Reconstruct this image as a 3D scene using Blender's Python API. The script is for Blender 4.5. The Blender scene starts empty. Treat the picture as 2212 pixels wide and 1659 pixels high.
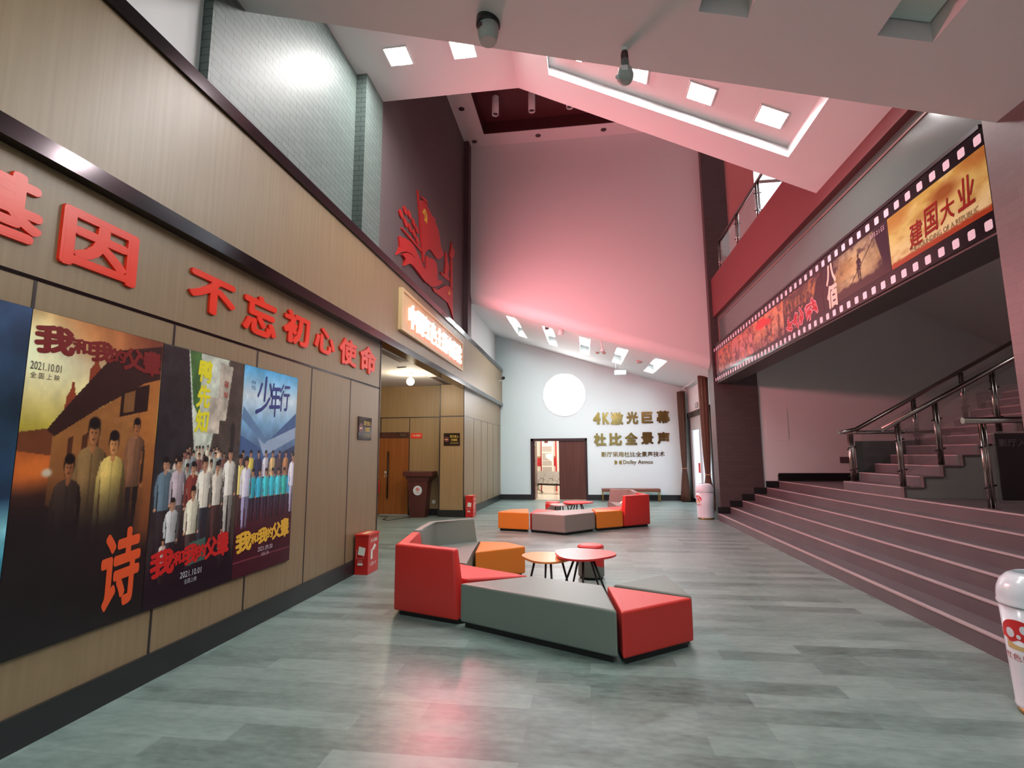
import bpy, bmesh, math, random
import numpy as np
from mathutils import Vector, Matrix
random.seed(4)
SC = bpy.context.scene
COL = SC.collection

# ------------------------------------------------------------------ camera
FPX, PITCH, YAW, ROLL = 1125.29, 0.134291, -0.136702, -0.006415
cp, sp, cy, sy = math.cos(PITCH), math.sin(PITCH), math.cos(YAW), math.sin(YAW)
w_ = Vector((sy*cp, cy*cp, sp)); r_ = Vector((cy, -sy, 0)); u_ = r_.cross(w_)
cr, sr = math.cos(ROLL), math.sin(ROLL)
r2, u2 = cr*r_ + sr*u_, -sr*r_ + cr*u_
cam = bpy.data.objects.new('camera', bpy.data.cameras.new('camera'))
COL.objects.link(cam)
cam.data.sensor_fit = 'HORIZONTAL'; cam.data.sensor_width = 36
cam.data.lens = 36*FPX/2212
cam.data.clip_start = 0.05
cam.matrix_world = Matrix(((r2.x, u2.x, -w_.x, 0), (r2.y, u2.y, -w_.y, 0), (r2.z, u2.z, -w_.z, 1.55), (0, 0, 0, 1)))
SC.camera = cam
SC.view_settings.view_transform = 'Standard'
SC.view_settings.look = 'None'
SC.view_settings.gamma = 1
SC.view_settings.exposure = 0.60
try:
    SC.cycles.use_denoising = True
    SC.cycles.max_bounces = 6
    SC.cycles.diffuse_bounces = 3
    SC.cycles.glossy_bounces = 3
    SC.cycles.transmission_bounces = 4
    SC.cycles.adaptive_threshold = 0.03
    SC.cycles.caustics_reflective = False
    SC.cycles.caustics_refractive = False
    SC.cycles.sample_clamp_indirect = 6
except Exception:
    pass

# light levels
WORLD = 0.38          # daylight through the open entrance behind the camera
LAMP_GABLE = 125.0    # radiance of the square lamps of the gable ceiling
LAMP_NEAR = 75.0     # square lamps of the low ceiling over the entrance
LAMP_BACK = 35.0      # lamps in the long troughs of the rear ceiling
LAMP_ROOM = 15.0      # panel in the waiting room beyond the rear door
GLOBE = 120.0
STAIR_FILL = 4.5
NEON = 3.0          # glow of the letters' sides
NEON_BOX = 315.0      # the neon letters' own red light thrown into the hall
UPPER = 60.0

world = bpy.data.worlds.new('world'); SC.world = world
world.use_nodes = True
world.node_tree.nodes['Background'].inputs[0].default_value = (0.86, 0.95, 0.97, 1)
world.node_tree.nodes['Background'].inputs[1].default_value = WORLD

# ------------------------------------------------------------------ materials
def lin(c):
    out = []
    for v in c[:3]:
        v = v/255.0
        out.append(v/12.92 if v <= 0.04045 else ((v+0.055)/1.055)**2.4)
    return tuple(out) + (1.0,)

MATS = {}
def mat(name, rgb=(128, 128, 128), rough=0.5, metal=0.0, spec=0.5, emit=None, alpha=None, trans=0.0):
    if name in MATS: return MATS[name]
    m = bpy.data.materials.new(name); m.use_nodes = True
    b = m.node_tree.nodes['Principled BSDF']
    b.inputs['Base Color'].default_value = lin(rgb)
    b.inputs['Roughness'].default_value = rough
    b.inputs['Metallic'].default_value = metal
    b.inputs['Specular IOR Level'].default_value = spec
    if trans: b.inputs['Transmission Weight'].default_value = trans
    if alpha is not None: b.inputs['Alpha'].default_value = alpha
    if emit:
        b.inputs['Emission Color'].default_value = (*emit[0], 1)
        b.inputs['Emission Strength'].default_value = emit[1]
    MATS[name] = m
    return m

def nd(m, t, **kw):
    n = m.node_tree.nodes.new(t)
    for k, v in kw.items(): setattr(n, k, v)
    return n
def lk(m, a, b): m.node_tree.links.new(a, b)
def bsdf(m): return m.node_tree.nodes['Principled BSDF']

def coords(m, axes, scale=(1, 1, 1)):
    """object coordinates with the axes reordered, e.g. 'YZX'"""
    tc = nd(m, 'ShaderNodeTexCoord'); s = nd(m, 'ShaderNodeSeparateXYZ'); c = nd(m, 'ShaderNodeCombineXYZ')
    geo = nd(m, 'ShaderNodeNewGeometry')
    lk(m, geo.outputs['Position'], s.inputs[0])
    for i, a in enumerate(axes): 
        mu = nd(m, 'ShaderNodeMath', operation='MULTIPLY'); mu.inputs[1].default_value = scale[i]
        if a == 'S':      # x + y, so that courses run round a corner
            ad = nd(m, 'ShaderNodeMath', operation='ADD'); lk(m, s.outputs['X'], ad.inputs[0]); lk(m, s.outputs['Y'], ad.inputs[1]); src = ad.outputs[0]
        else: src = s.outputs[a]
        lk(m, src, mu.inputs[0]); lk(m, mu.outputs[0], c.inputs[i])
    return c.outputs[0]

def ramp(m, fac, stops):
    r = nd(m, 'ShaderNodeValToRGB')
    while len(r.color_ramp.elements) > len(stops): r.color_ramp.elements.remove(r.color_ramp.elements[-1])
    while len(r.color_ramp.elements) < len(stops): r.color_ramp.elements.new(0.5)
    for e, (p, c) in zip(r.color_ramp.elements, stops): e.position = p; e.color = lin(c)
    lk(m, fac, r.inputs[0]); return r.outputs[0]

def m_floor():
    m = mat('floor_planks', rough=0.33, spec=0.45)
    v = coords(m, 'XYZ')
    br = nd(m, 'ShaderNodeTexBrick'); br.offset = 0.37; br.offset_frequency = 2
    lk(m, v, br.inputs['Vector'])
    br.inputs['Color1'].default_value = (0.25, 0.25, 0.25, 1); br.inputs['Color2'].default_value = (0.78, 0.78, 0.78, 1)
    br.inputs['Mortar'].default_value = (0.30, 0.30, 0.30, 1)
    br.inputs['Scale'].default_value = 1.0; br.inputs['Mortar Size'].default_value = 0.0012
    br.inputs['Brick Width'].default_value = 1.0; br.inputs['Row Height'].default_value = 0.19
    n1 = nd(m, 'ShaderNodeTexNoise'); n1.inputs['Scale'].default_value = 1.0; n1.inputs['Detail'].default_value = 7; n1.inputs['Roughness'].default_value = 0.65
    lk(m, coords(m, 'XYZ', (2.2, 5.5, 1)), n1.inputs['Vector'])
    n2 = nd(m, 'ShaderNodeTexNoise'); n2.inputs['Scale'].default_value = 1.0; n2.inputs['Detail'].default_value = 5
    lk(m, coords(m, 'XYZ', (11, 26, 1)), n2.inputs['Vector'])
    mx = nd(m, 'ShaderNodeMix', data_type='FLOAT'); mx.inputs[0].default_value = 0.55
    lk(m, br.outputs['Color'], mx.inputs[2]); lk(m, n1.outputs[0], mx.inputs[3])
    mx2 = nd(m, 'ShaderNodeMix', data_type='FLOAT'); mx2.inputs[0].default_value = 0.25
    lk(m, mx.outputs[0], mx2.inputs[2]); lk(m, n2.outputs[0], mx2.inputs[3])
    c = ramp(m, mx2.outputs[0], [(0.30, (72, 86, 83)), (0.5, (118, 137, 132)), (0.70, (148, 167, 162))])
    lk(m, c, bsdf(m).inputs['Base Color'])
    rr = nd(m, 'ShaderNodeMapRange'); rr.inputs[3].default_value = 0.26; rr.inputs[4].default_value = 0.42
    lk(m, n1.outputs[0], rr.inputs[0]); lk(m, rr.outputs[0], bsdf(m).inputs['Roughness'])
    return m

def m_brick(name, axes, c1, c2, mort, bw=0.24, rh=0.075, rough=0.45, ms=0.004):
    m = mat(name, rough=rough)
    br = nd(m, 'ShaderNodeTexBrick'); lk(m, coords(m, axes), br.inputs['Vector'])
    br.inputs['Color1'].default_value = lin(c1); br.inputs['Color2'].default_value = lin(c2); br.inputs['Mortar'].default_value = lin(mort)
    br.inputs['Scale'].default_value = 1; br.inputs['Mortar Size'].default_value = ms
    br.inputs['Brick Width'].default_value = bw; br.inputs['Row Height'].default_value = rh
    lk(m, br.outputs['Color'], bsdf(m).inputs['Base Color'])
    bp = nd(m, 'ShaderNodeBump'); bp.inputs['Strength'].default_value = 0.25; bp.inputs['Distance'].default_value = 0.004; bp.invert = True
    lk(m, br.outputs['Fac'], bp.inputs['Height']); lk(m, bp.outputs[0], bsdf(m).inputs['Normal'])
    return m

def m_grain(name, axes, c1, c2, sc=(18, 0.8, 1), rough=0.4, spec=0.5):
    m = mat(name, rough=rough, spec=spec)
    n = nd(m, 'ShaderNodeTexNoise'); n.inputs['Scale'].default_value = 1; n.inputs['Detail'].default_value = 6
    lk(m, coords(m, axes, sc), n.inputs['Vector'])
    lk(m, ramp(m, n.outputs[0], [(0.3, c1), (0.7, c2)]), bsdf(m).inputs['Base Color'])
    return m

M_FLOOR = m_floor()
M_WHITE = mat('white_paint', (226, 228, 228), 0.7, spec=0.25)
M_COOL = mat('cool_white_paint', (216, 233, 235), 0.6, spec=0.3)
M_CEIL = mat('ceiling_paint', (222, 220, 221), 0.8, spec=0.2)
M_BROWN = mat('brown_paint', (90, 79, 80), 0.55, spec=0.4)
M_MAROON = mat('dark_maroon', (84, 62, 66), 0.6)
M_RED_PAINT = mat('red_fascia_paint', (116, 58, 60), 0.6)
M_BLACK = mat('black_gloss', (26, 27, 28), 0.28)
M_SKIRT = mat('black_skirting', (34, 36, 38), 0.35)
M_TRIMMETAL = mat('dark_mirror_metal', (58, 52, 55), 0.13, metal=0.9)
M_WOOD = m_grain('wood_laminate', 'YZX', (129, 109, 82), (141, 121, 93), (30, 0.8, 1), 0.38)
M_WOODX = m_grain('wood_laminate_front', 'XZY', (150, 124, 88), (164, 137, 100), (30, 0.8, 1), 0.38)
M_DOOR = m_grain('orange_door_wood', 'XZY', (140, 80, 38), (160, 98, 50), (22, 0.6, 1), 0.3)
M_DOORDARK = m_grain('dark_door_wood', 'XZY', (74, 42, 36), (92, 54, 46), (25, 0.6, 1), 0.3)
M_DARKFRAME = mat('dark_frame', (44, 34, 38), 0.35)
M_BRICK_L = m_brick('grey_thin_brick', 'SZX', (88, 101, 97), (96, 109, 105), (52, 60, 57), rough=0.5)
M_BRICK_R = m_brick('mauve_thin_brick', 'SZX', (92, 80, 79), (98, 86, 85), (80, 71, 70), ms=0.002)
M_BRICK_C = m_brick('column_thin_brick', 'SZY', (76, 62, 63), (82, 68, 68), (66, 55, 56), ms=0.003)
M_RED_LET = mat('red_acrylic', (232, 50, 20), 0.3)
M_RED_MURAL = mat('red_mural_board', (184, 34, 30), 0.45)
M_GOLDEN = mat('yellow_paint', (226, 178, 60), 0.4)
M_GOLD = mat('mirror_gold', (206, 178, 112), 0.14, metal=1.0)
M_GOLDLEG = mat('brass', (200, 165, 95), 0.25, metal=1.0)
M_F_RED = mat('red_leather', (206, 50, 45), 0.42)
M_F_GREY = mat('grey_leather', (116, 126, 119), 0.42)
M_F_TAUPE = mat('taupe_leather', (142, 130, 124), 0.45)
M_F_ORANGE = mat('orange_leather', (228, 128, 42), 0.42)
M_T_RED = mat('red_table_lacquer', (226, 62, 62), 0.3)
M_T_ORANGE = mat('orange_table_lacquer', (242, 156, 88), 0.3)
M_T_GREY = mat('grey_table_lacquer', (190, 180, 176), 0.3)
M_STEP = m_grain('mauve_step_vinyl', 'YXZ', (88, 82, 86), (98, 91, 94), (2, 8, 1), 0.35)
M_NOSE = mat('pale_nosing', (172, 158, 160), 0.5)
M_STRINGER = mat('grey_stringer', (150, 146, 142), 0.6)
M_STEEL = mat('stainless_steel', (170, 160, 156), 0.22, metal=1.0)
M_GLASS = mat('clear_glass', (214, 226, 224), 0.05, trans=0.9, alpha=0.35)
M_TEAL = mat('teal_glass', (70, 110, 104), 0.1, trans=0.4, alpha=0.75)
M_DAYGLASS = mat('bright_day_glass', (170, 195, 215), 0.1, emit=((0.72, 0.86, 1.0), 0.8))
M_CURTAIN = mat('brown_curtain', (84, 62, 52), 0.85, spec=0.1)
M_BIN = mat('white_bin_enamel', (216, 226, 234), 0.18)
M_REDBOX = mat('red_fire_box', (196, 34, 30), 0.35)
M_PAPER = mat('white_paper', (226, 232, 222), 0.8)
M_BLACKLEG = mat('black_leg_metal', (24, 24, 26), 0.4)
M_GREYDEV = mat('grey_plastic', (170, 178, 174), 0.5)
M_CREAM = mat('cream_wall', (236, 222, 206), 0.7)
M_CREAMFLOOR = mat('cream_floor', (216, 206, 188), 0.2)
M_STRIPE = mat('red_stripe', (204, 44, 46), 0.5)
M_PODIUM = m_grain('podium_wood', 'XZY', (78, 40, 38), (92, 50, 46), (20, 0.7, 1), 0.35)
M_NEONBOARD = m_grain('pale_sign_board', 'YZX', (212, 184, 136), (222, 196, 150), (20, 1, 1), 0.4)
M_FILM = mat('film_black', (30, 24, 28), 0.12, spec=0.6)
M_FILMWHITE = mat('film_perforation', (226, 208, 220), 0.3)
M_SCREEN = mat('grey_screen_glass', (140, 142, 140), 0.16, spec=0.7)
M_LAMP_G = mat('lamp_gable', (250, 250, 250), emit=((1.0, 0.97, 0.95), LAMP_GABLE))
M_LAMP_N = mat('lamp_near', (250, 250, 250), emit=((0.89, 1.0, 0.97), LAMP_NEAR))
M_LAMP_B = mat('lamp_back', (250, 250, 250), emit=((0.93, 1.0, 1.0), LAMP_BACK))
M_LAMP_R = mat('lamp_room', (250, 250, 250), emit=((1.0, 0.94, 0.86), LAMP_ROOM))
M_LAMP_U = mat('lamp_upper', (250, 250, 250), emit=((0.95, 1.0, 1.0), UPPER))
M_GLOBE = mat('lamp_globe', (250, 250, 250), emit=((1.0, 0.84, 0.6), GLOBE))
M_DISC = mat('projected_light_glow', (250, 250, 250), emit=((1.0, 0.99, 0.98), 6.0))
M_NEON = mat('neon_letters', (250, 200, 190), emit=((1.0, 0.2, 0.18), NEON))
M_EXIT = mat('exit_sign_face', (150, 186, 176), 0.4, emit=((0.6, 0.85, 0.78), 0.12))
M_EXITW = mat('exit_sign_mark', (245, 252, 248), 0.4, emit=((0.95, 1, 0.98), 1.0))

M_PRINT = mat('printed_picture', rough=0.3, spec=0.4)
_a = nd(M_PRINT, 'ShaderNodeVertexColor'); _a.layer_name = 'ink'
lk(M_PRINT, _a.outputs[0], bsdf(M_PRINT).inputs['Base Color'])
M_PRINTG = mat('printed_film', rough=0.14, spec=0.6)
_a = nd(M_PRINTG, 'ShaderNodeVertexColor'); _a.layer_name = 'ink'
lk(M_PRINTG, _a.outputs[0], bsdf(M_PRINTG).inputs['Base Color'])

# ------------------------------------------------------------------ geometry helpers
class B:
    """a bmesh under construction, in world coordinates"""
    def __init__(s): s.bm = bmesh.new()
    def face(s, pts):
        return s.bm.faces.new([s.bm.verts.new(p) for p in pts])
    def box(s, x0, x1, y0, y1, z0, z1, bev=0.0, seg=2):
        return s.prism([(x0, y0), (x1, y0), (x1, y1), (x0, y1)], z0, z1, bev, seg)
    def prism(s, poly, z0, z1, bev=0.0, seg=2, top=None):
        """poly in xy; z0/z1 numbers or per-vertex lists; top = other polygon for the upper end"""
        n = len(poly)
        area = sum(poly[i][0]*poly[(i+1) % n][1]-poly[(i+1) % n][0]*poly[i][1] for i in range(n))
        top = top or poly
        z0 = z0 if isinstance(z0, (list, tuple)) else [z0]*n
        z1 = z1 if isinstance(z1, (list, tuple)) else [z1]*n
        lo = [s.bm.verts.new((*p, z)) for p, z in zip(poly, z0)]
        hi = [s.bm.verts.new((*p, z)) for p, z in zip(top, z1)]
        if area < 0: lo.reverse(); hi.reverse()
        fs = [s.bm.faces.new(list(reversed(lo))), s.bm.faces.new(hi)]
        for i in range(n): fs.append(s.bm.faces.new([lo[i], lo[(i+1) % n], hi[(i+1) % n], hi[i]]))
        if bev:
            es = list({e for f in fs for e in f.edges})
            bmesh.ops.bevel(s.bm, geom=es, offset=bev, segments=seg, affect='EDGES', profile=0.5, clamp_overlap=True)
        return s
    def slab(s, pts, vec):
        """planar polygon pts extruded along vec"""
        lo = [s.bm.verts.new(p) for p in pts]; hi = [s.bm.verts.new(Vector(p)+Vector(vec)) for p in pts]
        n = len(pts)
        s.bm.faces.new(lo[::-1]); s.bm.faces.new(hi)
        for i in range(n): s.bm.faces.new([lo[i], lo[(i+1) % n], hi[(i+1) % n], hi[i]])
        return s
    def tube(s, path, r, seg=10, caps=True):
        path = [Vector(p) for p in path]; rings = []
        rr = r if isinstance(r, (list, tuple)) else [r]*len(path)
        for i, p in enumerate(path):
            d = (path[min(i+1, len(path)-1)]-path[max(i-1, 0)]).normalized()
            a = Vector((0, 0, 1)) if abs(d.z) < 0.9 else Vector((1, 0, 0))
            e1 = d.cross(a).normalized(); e2 = d.cross(e1)
            rings.append([s.bm.verts.new(p+rr[i]*(math.cos(t)*e1+math.sin(t)*e2)) for t in [2*math.pi*k/seg for k in range(seg)]])
        for a, b in zip(rings, rings[1:]):
            for k in range(seg):
                f = s.bm.faces.new([a[k], a[(k+1) % seg], b[(k+1) % seg], b[k]]); f.smooth = True
        if caps: s.bm.faces.new(rings[0]); s.bm.faces.new(rings[-1][::-1])
        return s
    def lathe(s, cx, cy_, prof, seg=32, caps=True):
        rings = [[s.bm.verts.new((cx+r*math.cos(2*math.pi*k/seg), cy_+r*math.sin(2*math.pi*k/seg), z)) for k in range(seg)] for r, z in prof]
        for a, b in zip(rings, rings[1:]):
            for k in range(seg):
                f = s.bm.faces.new([a[k], a[(k+1) % seg], b[(k+1) % seg], b[k]]); f.smooth = True
        if caps:
            s.bm.faces.new(rings[0][::-1]); s.bm.faces.new(rings[-1])
        return s
    def sphere(s, c, r, seg=20):
        m = bmesh.ops.create_uvsphere(s.bm, u_segments=seg, v_segments=seg//2, radius=r, matrix=Matrix.Translation(c))
        for v in m['verts']:
            for f in v.link_faces: f.smooth = True
        return s

def obj(name, b, m, parent=None, kind=None):
    me = bpy.data.meshes.new(name)
    bm = b.bm if isinstance(b, B) else b
    bmesh.ops.recalc_face_normals(bm, faces=bm.faces)
    if parent is not None: bmesh.ops.translate(bm, verts=bm.verts, vec=-wloc(parent))
    bm.to_mesh(me); bm.free()
    for x in (m if isinstance(m, (list, tuple)) else [m]): me.materials.append(x)
    o = bpy.data.objects.new(name, me); COL.objects.link(o)
    if parent is not None: o.parent = parent
    if kind: o['kind'] = kind
    return o
def wloc(o):
    v = Vector(o.location)
    while o.parent: o = o.parent; v = v+Vector(o.location)
    return v
def tag(o, label, cat, group=None):
    o['label'] = label; o['category'] = cat
    if group: o['group'] = group
    return o
def thing(name, label, cat, loc, group=None):
    o = bpy.data.objects.new(name, None); COL.objects.link(o); o.location = loc
    o.empty_display_size = 0.1
    return tag(o, label, cat, group)
def struct(name, b, m): return obj(name, b, m, None, 'structure')
def dup(root, loc, rz, label, group=None):
    c = root.copy(); COL.objects.link(c); c.location = loc; c.rotation_euler = (0, 0, rz); c['label'] = label
    if group: c['group'] = group
    for ch in list(root.children):
        k = ch.copy(); COL.objects.link(k); k.parent = c
        for g in list(ch.children):
            j = g.copy(); COL.objects.link(j); j.parent = k
    return c

# lettering -----------------------------------------------------------------
AX = {'L': (Vector((0, 1, 0)), Vector((1, 0, 0))),     # on a wall facing +x, read along +y
      'R': (Vector((0, -1, 0)), Vector((-1, 0, 0))),   # facing -x
      'F': (Vector((1, 0, 0)), Vector((0, -1, 0)))}    # facing -y (towards the camera)
def text_bm(s, bold=0.0, shear=0.0, spacing=1.0):
    cu = bpy.data.curves.new('t', 'FONT'); cu.body = s; cu.shear = shear; cu.space_character = spacing
    cu.resolution_u = 3
    o = bpy.data.objects.new('t', cu); COL.objects.link(o)
    dg = bpy.context.evaluated_depsgraph_get()
    me = bpy.data.meshes.new_from_object(o.evaluated_get(dg), depsgraph=dg)
    bm = bmesh.new(); bm.from_mesh(me)
    for f in bm.faces: f.smooth = False
    if bold > 0.004:      # heavier strokes: the outline swept round a small circle
        base = list(bm.faces); n = 8 if bold > 0.015 else 4
        for k in range(n):
            r = bmesh.ops.duplicate(bm, geom=base)
            bmesh.ops.translate(bm, verts=[e for e in r['geom'] if isinstance(e, bmesh.types.BMVert)], vec=(bold*math.cos(2*math.pi*k/n), bold*math.sin(2*math.pi*k/n), -0.00012*(k+1)))
    bpy.data.objects.remove(o); bpy.data.curves.remove(cu); bpy.data.meshes.remove(me)
    return bm
def lettering(name, s, side, centre, w, h, m, parent=None, depth=0.002, bold=0.0, rot=0.0, shear=0.0, spacing=1.0, up=None):
    """flat or raised lettering fitted into a w x h box; centre lies on the wall surface"""
    bm = text_bm(s, bold, shear, spacing)
    vs = [v.co.copy() for v in bm.verts]
    if not vs: vs = [Vector((0, 0, 0)), Vector((1, 1, 0))]
    x0, x1 = min(v.x for v in vs), max(v.x for v in vs); y0, y1 = min(v.y for v in vs), max(v.y for v in vs)
    U, N = AX[side]; V = Vector((0, 0, 1))
    for v in bm.verts:
        a = ((v.co.x-x0)/max(x1-x0, 1e-6)-0.5)*w; c = ((v.co.y-y0)/max(y1-y0, 1e-6)-0.5)*h
        a, c = a*math.cos(rot)-c*math.sin(rot), a*math.sin(rot)+c*math.cos(rot)
        v.co = Vector(centre)+U*a+V*c+N*(depth+v.co.z)
    if depth > 0.004 :
        r = bmesh.ops.extrude_face_region(bm, geom=list(bm.faces))
        bmesh.ops.translate(bm, verts=[e for e in r['geom'] if isinstance(e, bmesh.types.BMVert)], vec=-N*depth)
    return obj(name, bm, m, parent)

# printed pictures -----------------------------------------------------------
class Pic:
    def __init__(s, w, h, res):
        s.nx, s.ny = max(4, int(w/res)), max(4, int(h/res)); s.w, s.h = w, h
        s.X, s.Y = np.meshgrid(np.linspace(0, 1, s.nx), np.linspace(0, 1, s.ny))   # y up
        s.C = np.zeros((s.ny, s.nx, 3)); s.rng = np.random.default_rng(7)
    def put(s, mask, c):
        mask = np.clip(mask, 0, 1)[..., None]; s.C = s.C*(1-mask)+np.array(c, float)*mask
    def vgrad(s, stops, mask=1.0):
        p = [a for a, _ in stops]; c = np.stack([np.interp(s.Y, p, [k[i] for _, k in stops]) for i in range(3)], -1)
        m = np.ones_like(s.X)*mask; s.C = s.C*(1-m[..., None])+c*m[..., None]
    def ell(s, cx, cy, rx, ry, c, soft=0.12, a=1.0):
        d = np.sqrt(((s.X-cx)/rx)**2+((s.Y-cy)/ry)**2); s.put(a*np.clip((1-d)/soft+0.5, 0, 1), c)
    def inside(s, pts):
        m = np.zeros(s.X.shape, bool); n = len(pts)
        for i in range(n):
            (x0, y0), (x1, y1) = pts[i], pts[(i+1) % n]
            c = ((y0 > s.Y) != (y1 > s.Y)) & (s.X < (x1-x0)*(s.Y-y0)/((y1-y0) or 1e-9)+x0); m ^= c
        return m.astype(float)
    def poly(s, pts, c, a=1.0): s.put(a*s.inside(pts), c)
    def noise(s, fx, fy, octaves=3):
        out = np.zeros_like(s.X); amp = 1; tot = 0
        for o in range(octaves):
            gx, gy = max(2, int(fx*2**o))+2, max(2, int(fy*2**o))+2
            g = s.rng.random((gy, gx)); x = s.X*(gx-1.001); y = s.Y*(gy-1.001)
            xi, yi = x.astype(int), y.astype(int); xf, yf = x-xi, y-yi
            xf = xf*xf*(3-2*xf); yf = yf*yf*(3-2*yf)
            v = g[yi, xi]*(1-xf)*(1-yf)+g[yi, xi+1]*xf*(1-yf)+g[yi+1, xi]*(1-xf)*yf+g[yi+1, xi+1]*xf*yf
            out += amp*v; tot += amp; amp *= 0.55
        return out/tot
    def mottle(s, amt, fx=8, fy=8): s.C = s.C*(1+amt*(s.noise(fx, fy, 4)-0.5)[..., None]*2)
    def person(s, cx, foot, ht, shirt, legs, skin=(196, 140, 108), hair=(26, 20, 20), build=1.0, legfrac=0.45):
        """a small generic printed figure; all shapes in units of the shoulder half width"""
        ar = s.h/s.w; hw = ht*ar*0.105*build
        top = foot+ht; hip = foot+ht*legfrac; sh = top-ht*0.165
        keep = s.C.copy(); m0 = np.zeros_like(s.X)
        def poly(pts, c):
            nonlocal m0
            m = s.inside(pts); m0 = np.maximum(m0, m); s.put(m, c)
        dk = lambda c, k: tuple(k*v for v in c)
        for sx in (-1, 1):
            poly([(cx+sx*hw*0.04, hip), (cx+sx*hw*0.80, hip), (cx+sx*hw*0.66, foot+0.2*ht), (cx+sx*hw*0.52, foot+0.02*ht), (cx+sx*hw*0.6, foot), (cx+sx*hw*0.14, foot), (cx+sx*hw*0.18, foot+0.2*ht)], dk(legs, 0.9 if sx < 0 else 0.75))
            poly([(cx+sx*hw*0.95, sh-0.02*ht), (cx+sx*hw*1.22, sh-0.14*ht), (cx+sx*hw*1.18, hip+0.03*ht), (cx+sx*hw*0.95, hip-0.01*ht), (cx+sx*hw*0.85, hip+0.03*ht), (cx+sx*hw*0.9, sh-0.14*ht), (cx+sx*hw*0.6, sh-0.05*ht)], dk(shirt, 0.86 if sx < 0 else 0.66))
            s.ell(cx+sx*hw*1.05, hip-0.005*ht, hw*0.16, 0.018*ht, skin, 0.4)
        poly([(cx-hw*0.72, hip-0.015*ht), (cx+hw*0.72, hip-0.015*ht), (cx+hw*0.70, hip+0.12*ht), (cx+hw*0.92, sh-0.04*ht), (cx+hw*0.72, sh-0.008*ht), (cx+hw*0.25, sh+0.012*ht), (cx-hw*0.25, sh+0.012*ht), (cx-hw*0.72, sh-0.008*ht), (cx-hw*0.92, sh-0.04*ht), (cx-hw*0.70, hip+0.12*ht)], shirt)
        s.poly([(cx-hw*0.05, sh-0.02*ht), (cx+hw*0.05, sh-0.02*ht), (cx+hw*0.04, hip), (cx-hw*0.03, hip)], dk(shirt, 0.8))
        s.poly([(cx-hw*0.2, sh-0.005*ht), (cx, sh-0.035*ht), (cx+hw*0.2, sh-0.005*ht), (cx+hw*0.17, sh+0.05*ht), (cx-hw*0.17, sh+0.05*ht)], dk(skin, 0.8))
        s.ell(cx, top-0.066*ht, hw*0.43, 0.070*ht, hair, 0.2)
        s.ell(cx, top-0.086*ht, hw*0.345, 0.058*ht, skin, 0.25)
        s.ell(cx+hw*0.16, top-0.09*ht, hw*0.2, 0.05*ht, dk(skin, 0.72), 0.8, 0.7)
        for sx in (-1, 1): s.ell(cx+sx*hw*0.14, top-0.080*ht, hw*0.06, 0.006*ht, dk(skin, 0.35), 0.8)
        s.ell(cx, top-0.118*ht, hw*0.11, 0.006*ht, dk(skin, 0.5), 0.8)
        s.ell(cx, top-0.028*ht, hw*0.40, 0.034*ht, hair, 0.3)
        shade = np.clip(1.12-0.35*(s.X-cx)/hw-0.25*np.clip((sh-s.Y)/ht, 0, 1), 0.5, 1.25)*(1+0.08*(s.rng.random(s.X.shape)-0.5))
        s.C = np.where(m0[..., None] > 0, s.C*(1+(shade[..., None]-1)*m0[..., None]), s.C)
    def mesh(s, name, side, corner, m, parent, depth=0.0):
        """corner = lower reading-left corner on the wall"""
        U, N = AX[side]; V = Vector((0, 0, 1)); o = Vector(corner)+N*depth-(wloc(parent) if parent else Vector())
        P = np.array(o)[None, None]+s.X[..., None]*np.array(U)*s.w+s.Y[..., None]*np.array(V)*s.h
        me = bpy.data.meshes.new(name)
        idx = np.arange(s.nx*s.ny).reshape(s.ny, s.nx)
        q = np.stack([idx[:-1, :-1], idx[:-1, 1:], idx[1:, 1:], idx[1:, :-1]], -1).reshape(-1, 4)
        me.vertices.add(s.nx*s.ny); me.vertices.foreach_set('co', P.reshape(-1).astype(np.float32))
        me.loops.add(q.size); me.loops.foreach_set('vertex_index', q.reshape(-1).astype(np.int32))
        me.polygons.add(len(q)); me.polygons.foreach_set('loop_start', np.arange(0, q.size, 4, dtype=np.int32))
        me.update(calc_edges=True)
        a = me.color_attributes.new('ink', 'FLOAT_COLOR', 'POINT')
        c = np.clip(s.C/255, 0, 1); l = np.where(c <= 0.04045, c/12.92, ((c+0.055)/1.055)**2.4)
        a.data.foreach_set('color', np.concatenate([l, np.ones(l.shape[:2]+(1,))], -1).reshape(-1).astype(np.float32))
        me.materials.append(m)
        ob = bpy.data.objects.new(name, me); COL.objects.link(ob)
        if parent: ob.parent = parent
        return ob

# ceilings with rectangular recesses: z = f(x, y) ----------------------------
def holed(b, f, x0, x1, y0, y1, holes, thick=0.3):
    xs = sorted({x0, x1, *[h[0] for h in holes], *[h[1] for h in holes]})
    ys = sorted({y0, y1, *[h[2] for h in holes], *[h[3] for h in holes]})
    for a, c in zip(xs, xs[1:]):
        for d, e in zip(ys, ys[1:]):
            mx, my = (a+c)/2, (d+e)/2
            if any(h[0] < mx < h[1] and h[2] < my < h[3] for h in holes): continue
            b.face([(a, d, f(a, d)), (c, d, f(c, d)), (c, e, f(c, e)), (a, e, f(a, e))])
    for (a, c, d, e, dep) in holes:
        q = [(a, d), (c, d), (c, e), (a, e)]
        lo = [(x, y, f(x, y)) for x, y in q]; hi = [(x, y, f(x, y)+dep) for x, y in q]
        b.face(hi)
        for i in range(4): b.face([lo[i], lo[(i+1) % 4], hi[(i+1) % 4], hi[i]])
    q = [(x0, y0), (x1, y0), (x1, y1), (x0, y1)]
    hi = [(x, y, f(x, y)+thick) for x, y in q]; lo = [(x, y, f(x, y)) for x, y in q]
    b.face(hi)
    for i in range(4): b.face([lo[i], lo[(i+1) % 4], hi[(i+1) % 4], hi[i]])
    return b

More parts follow.
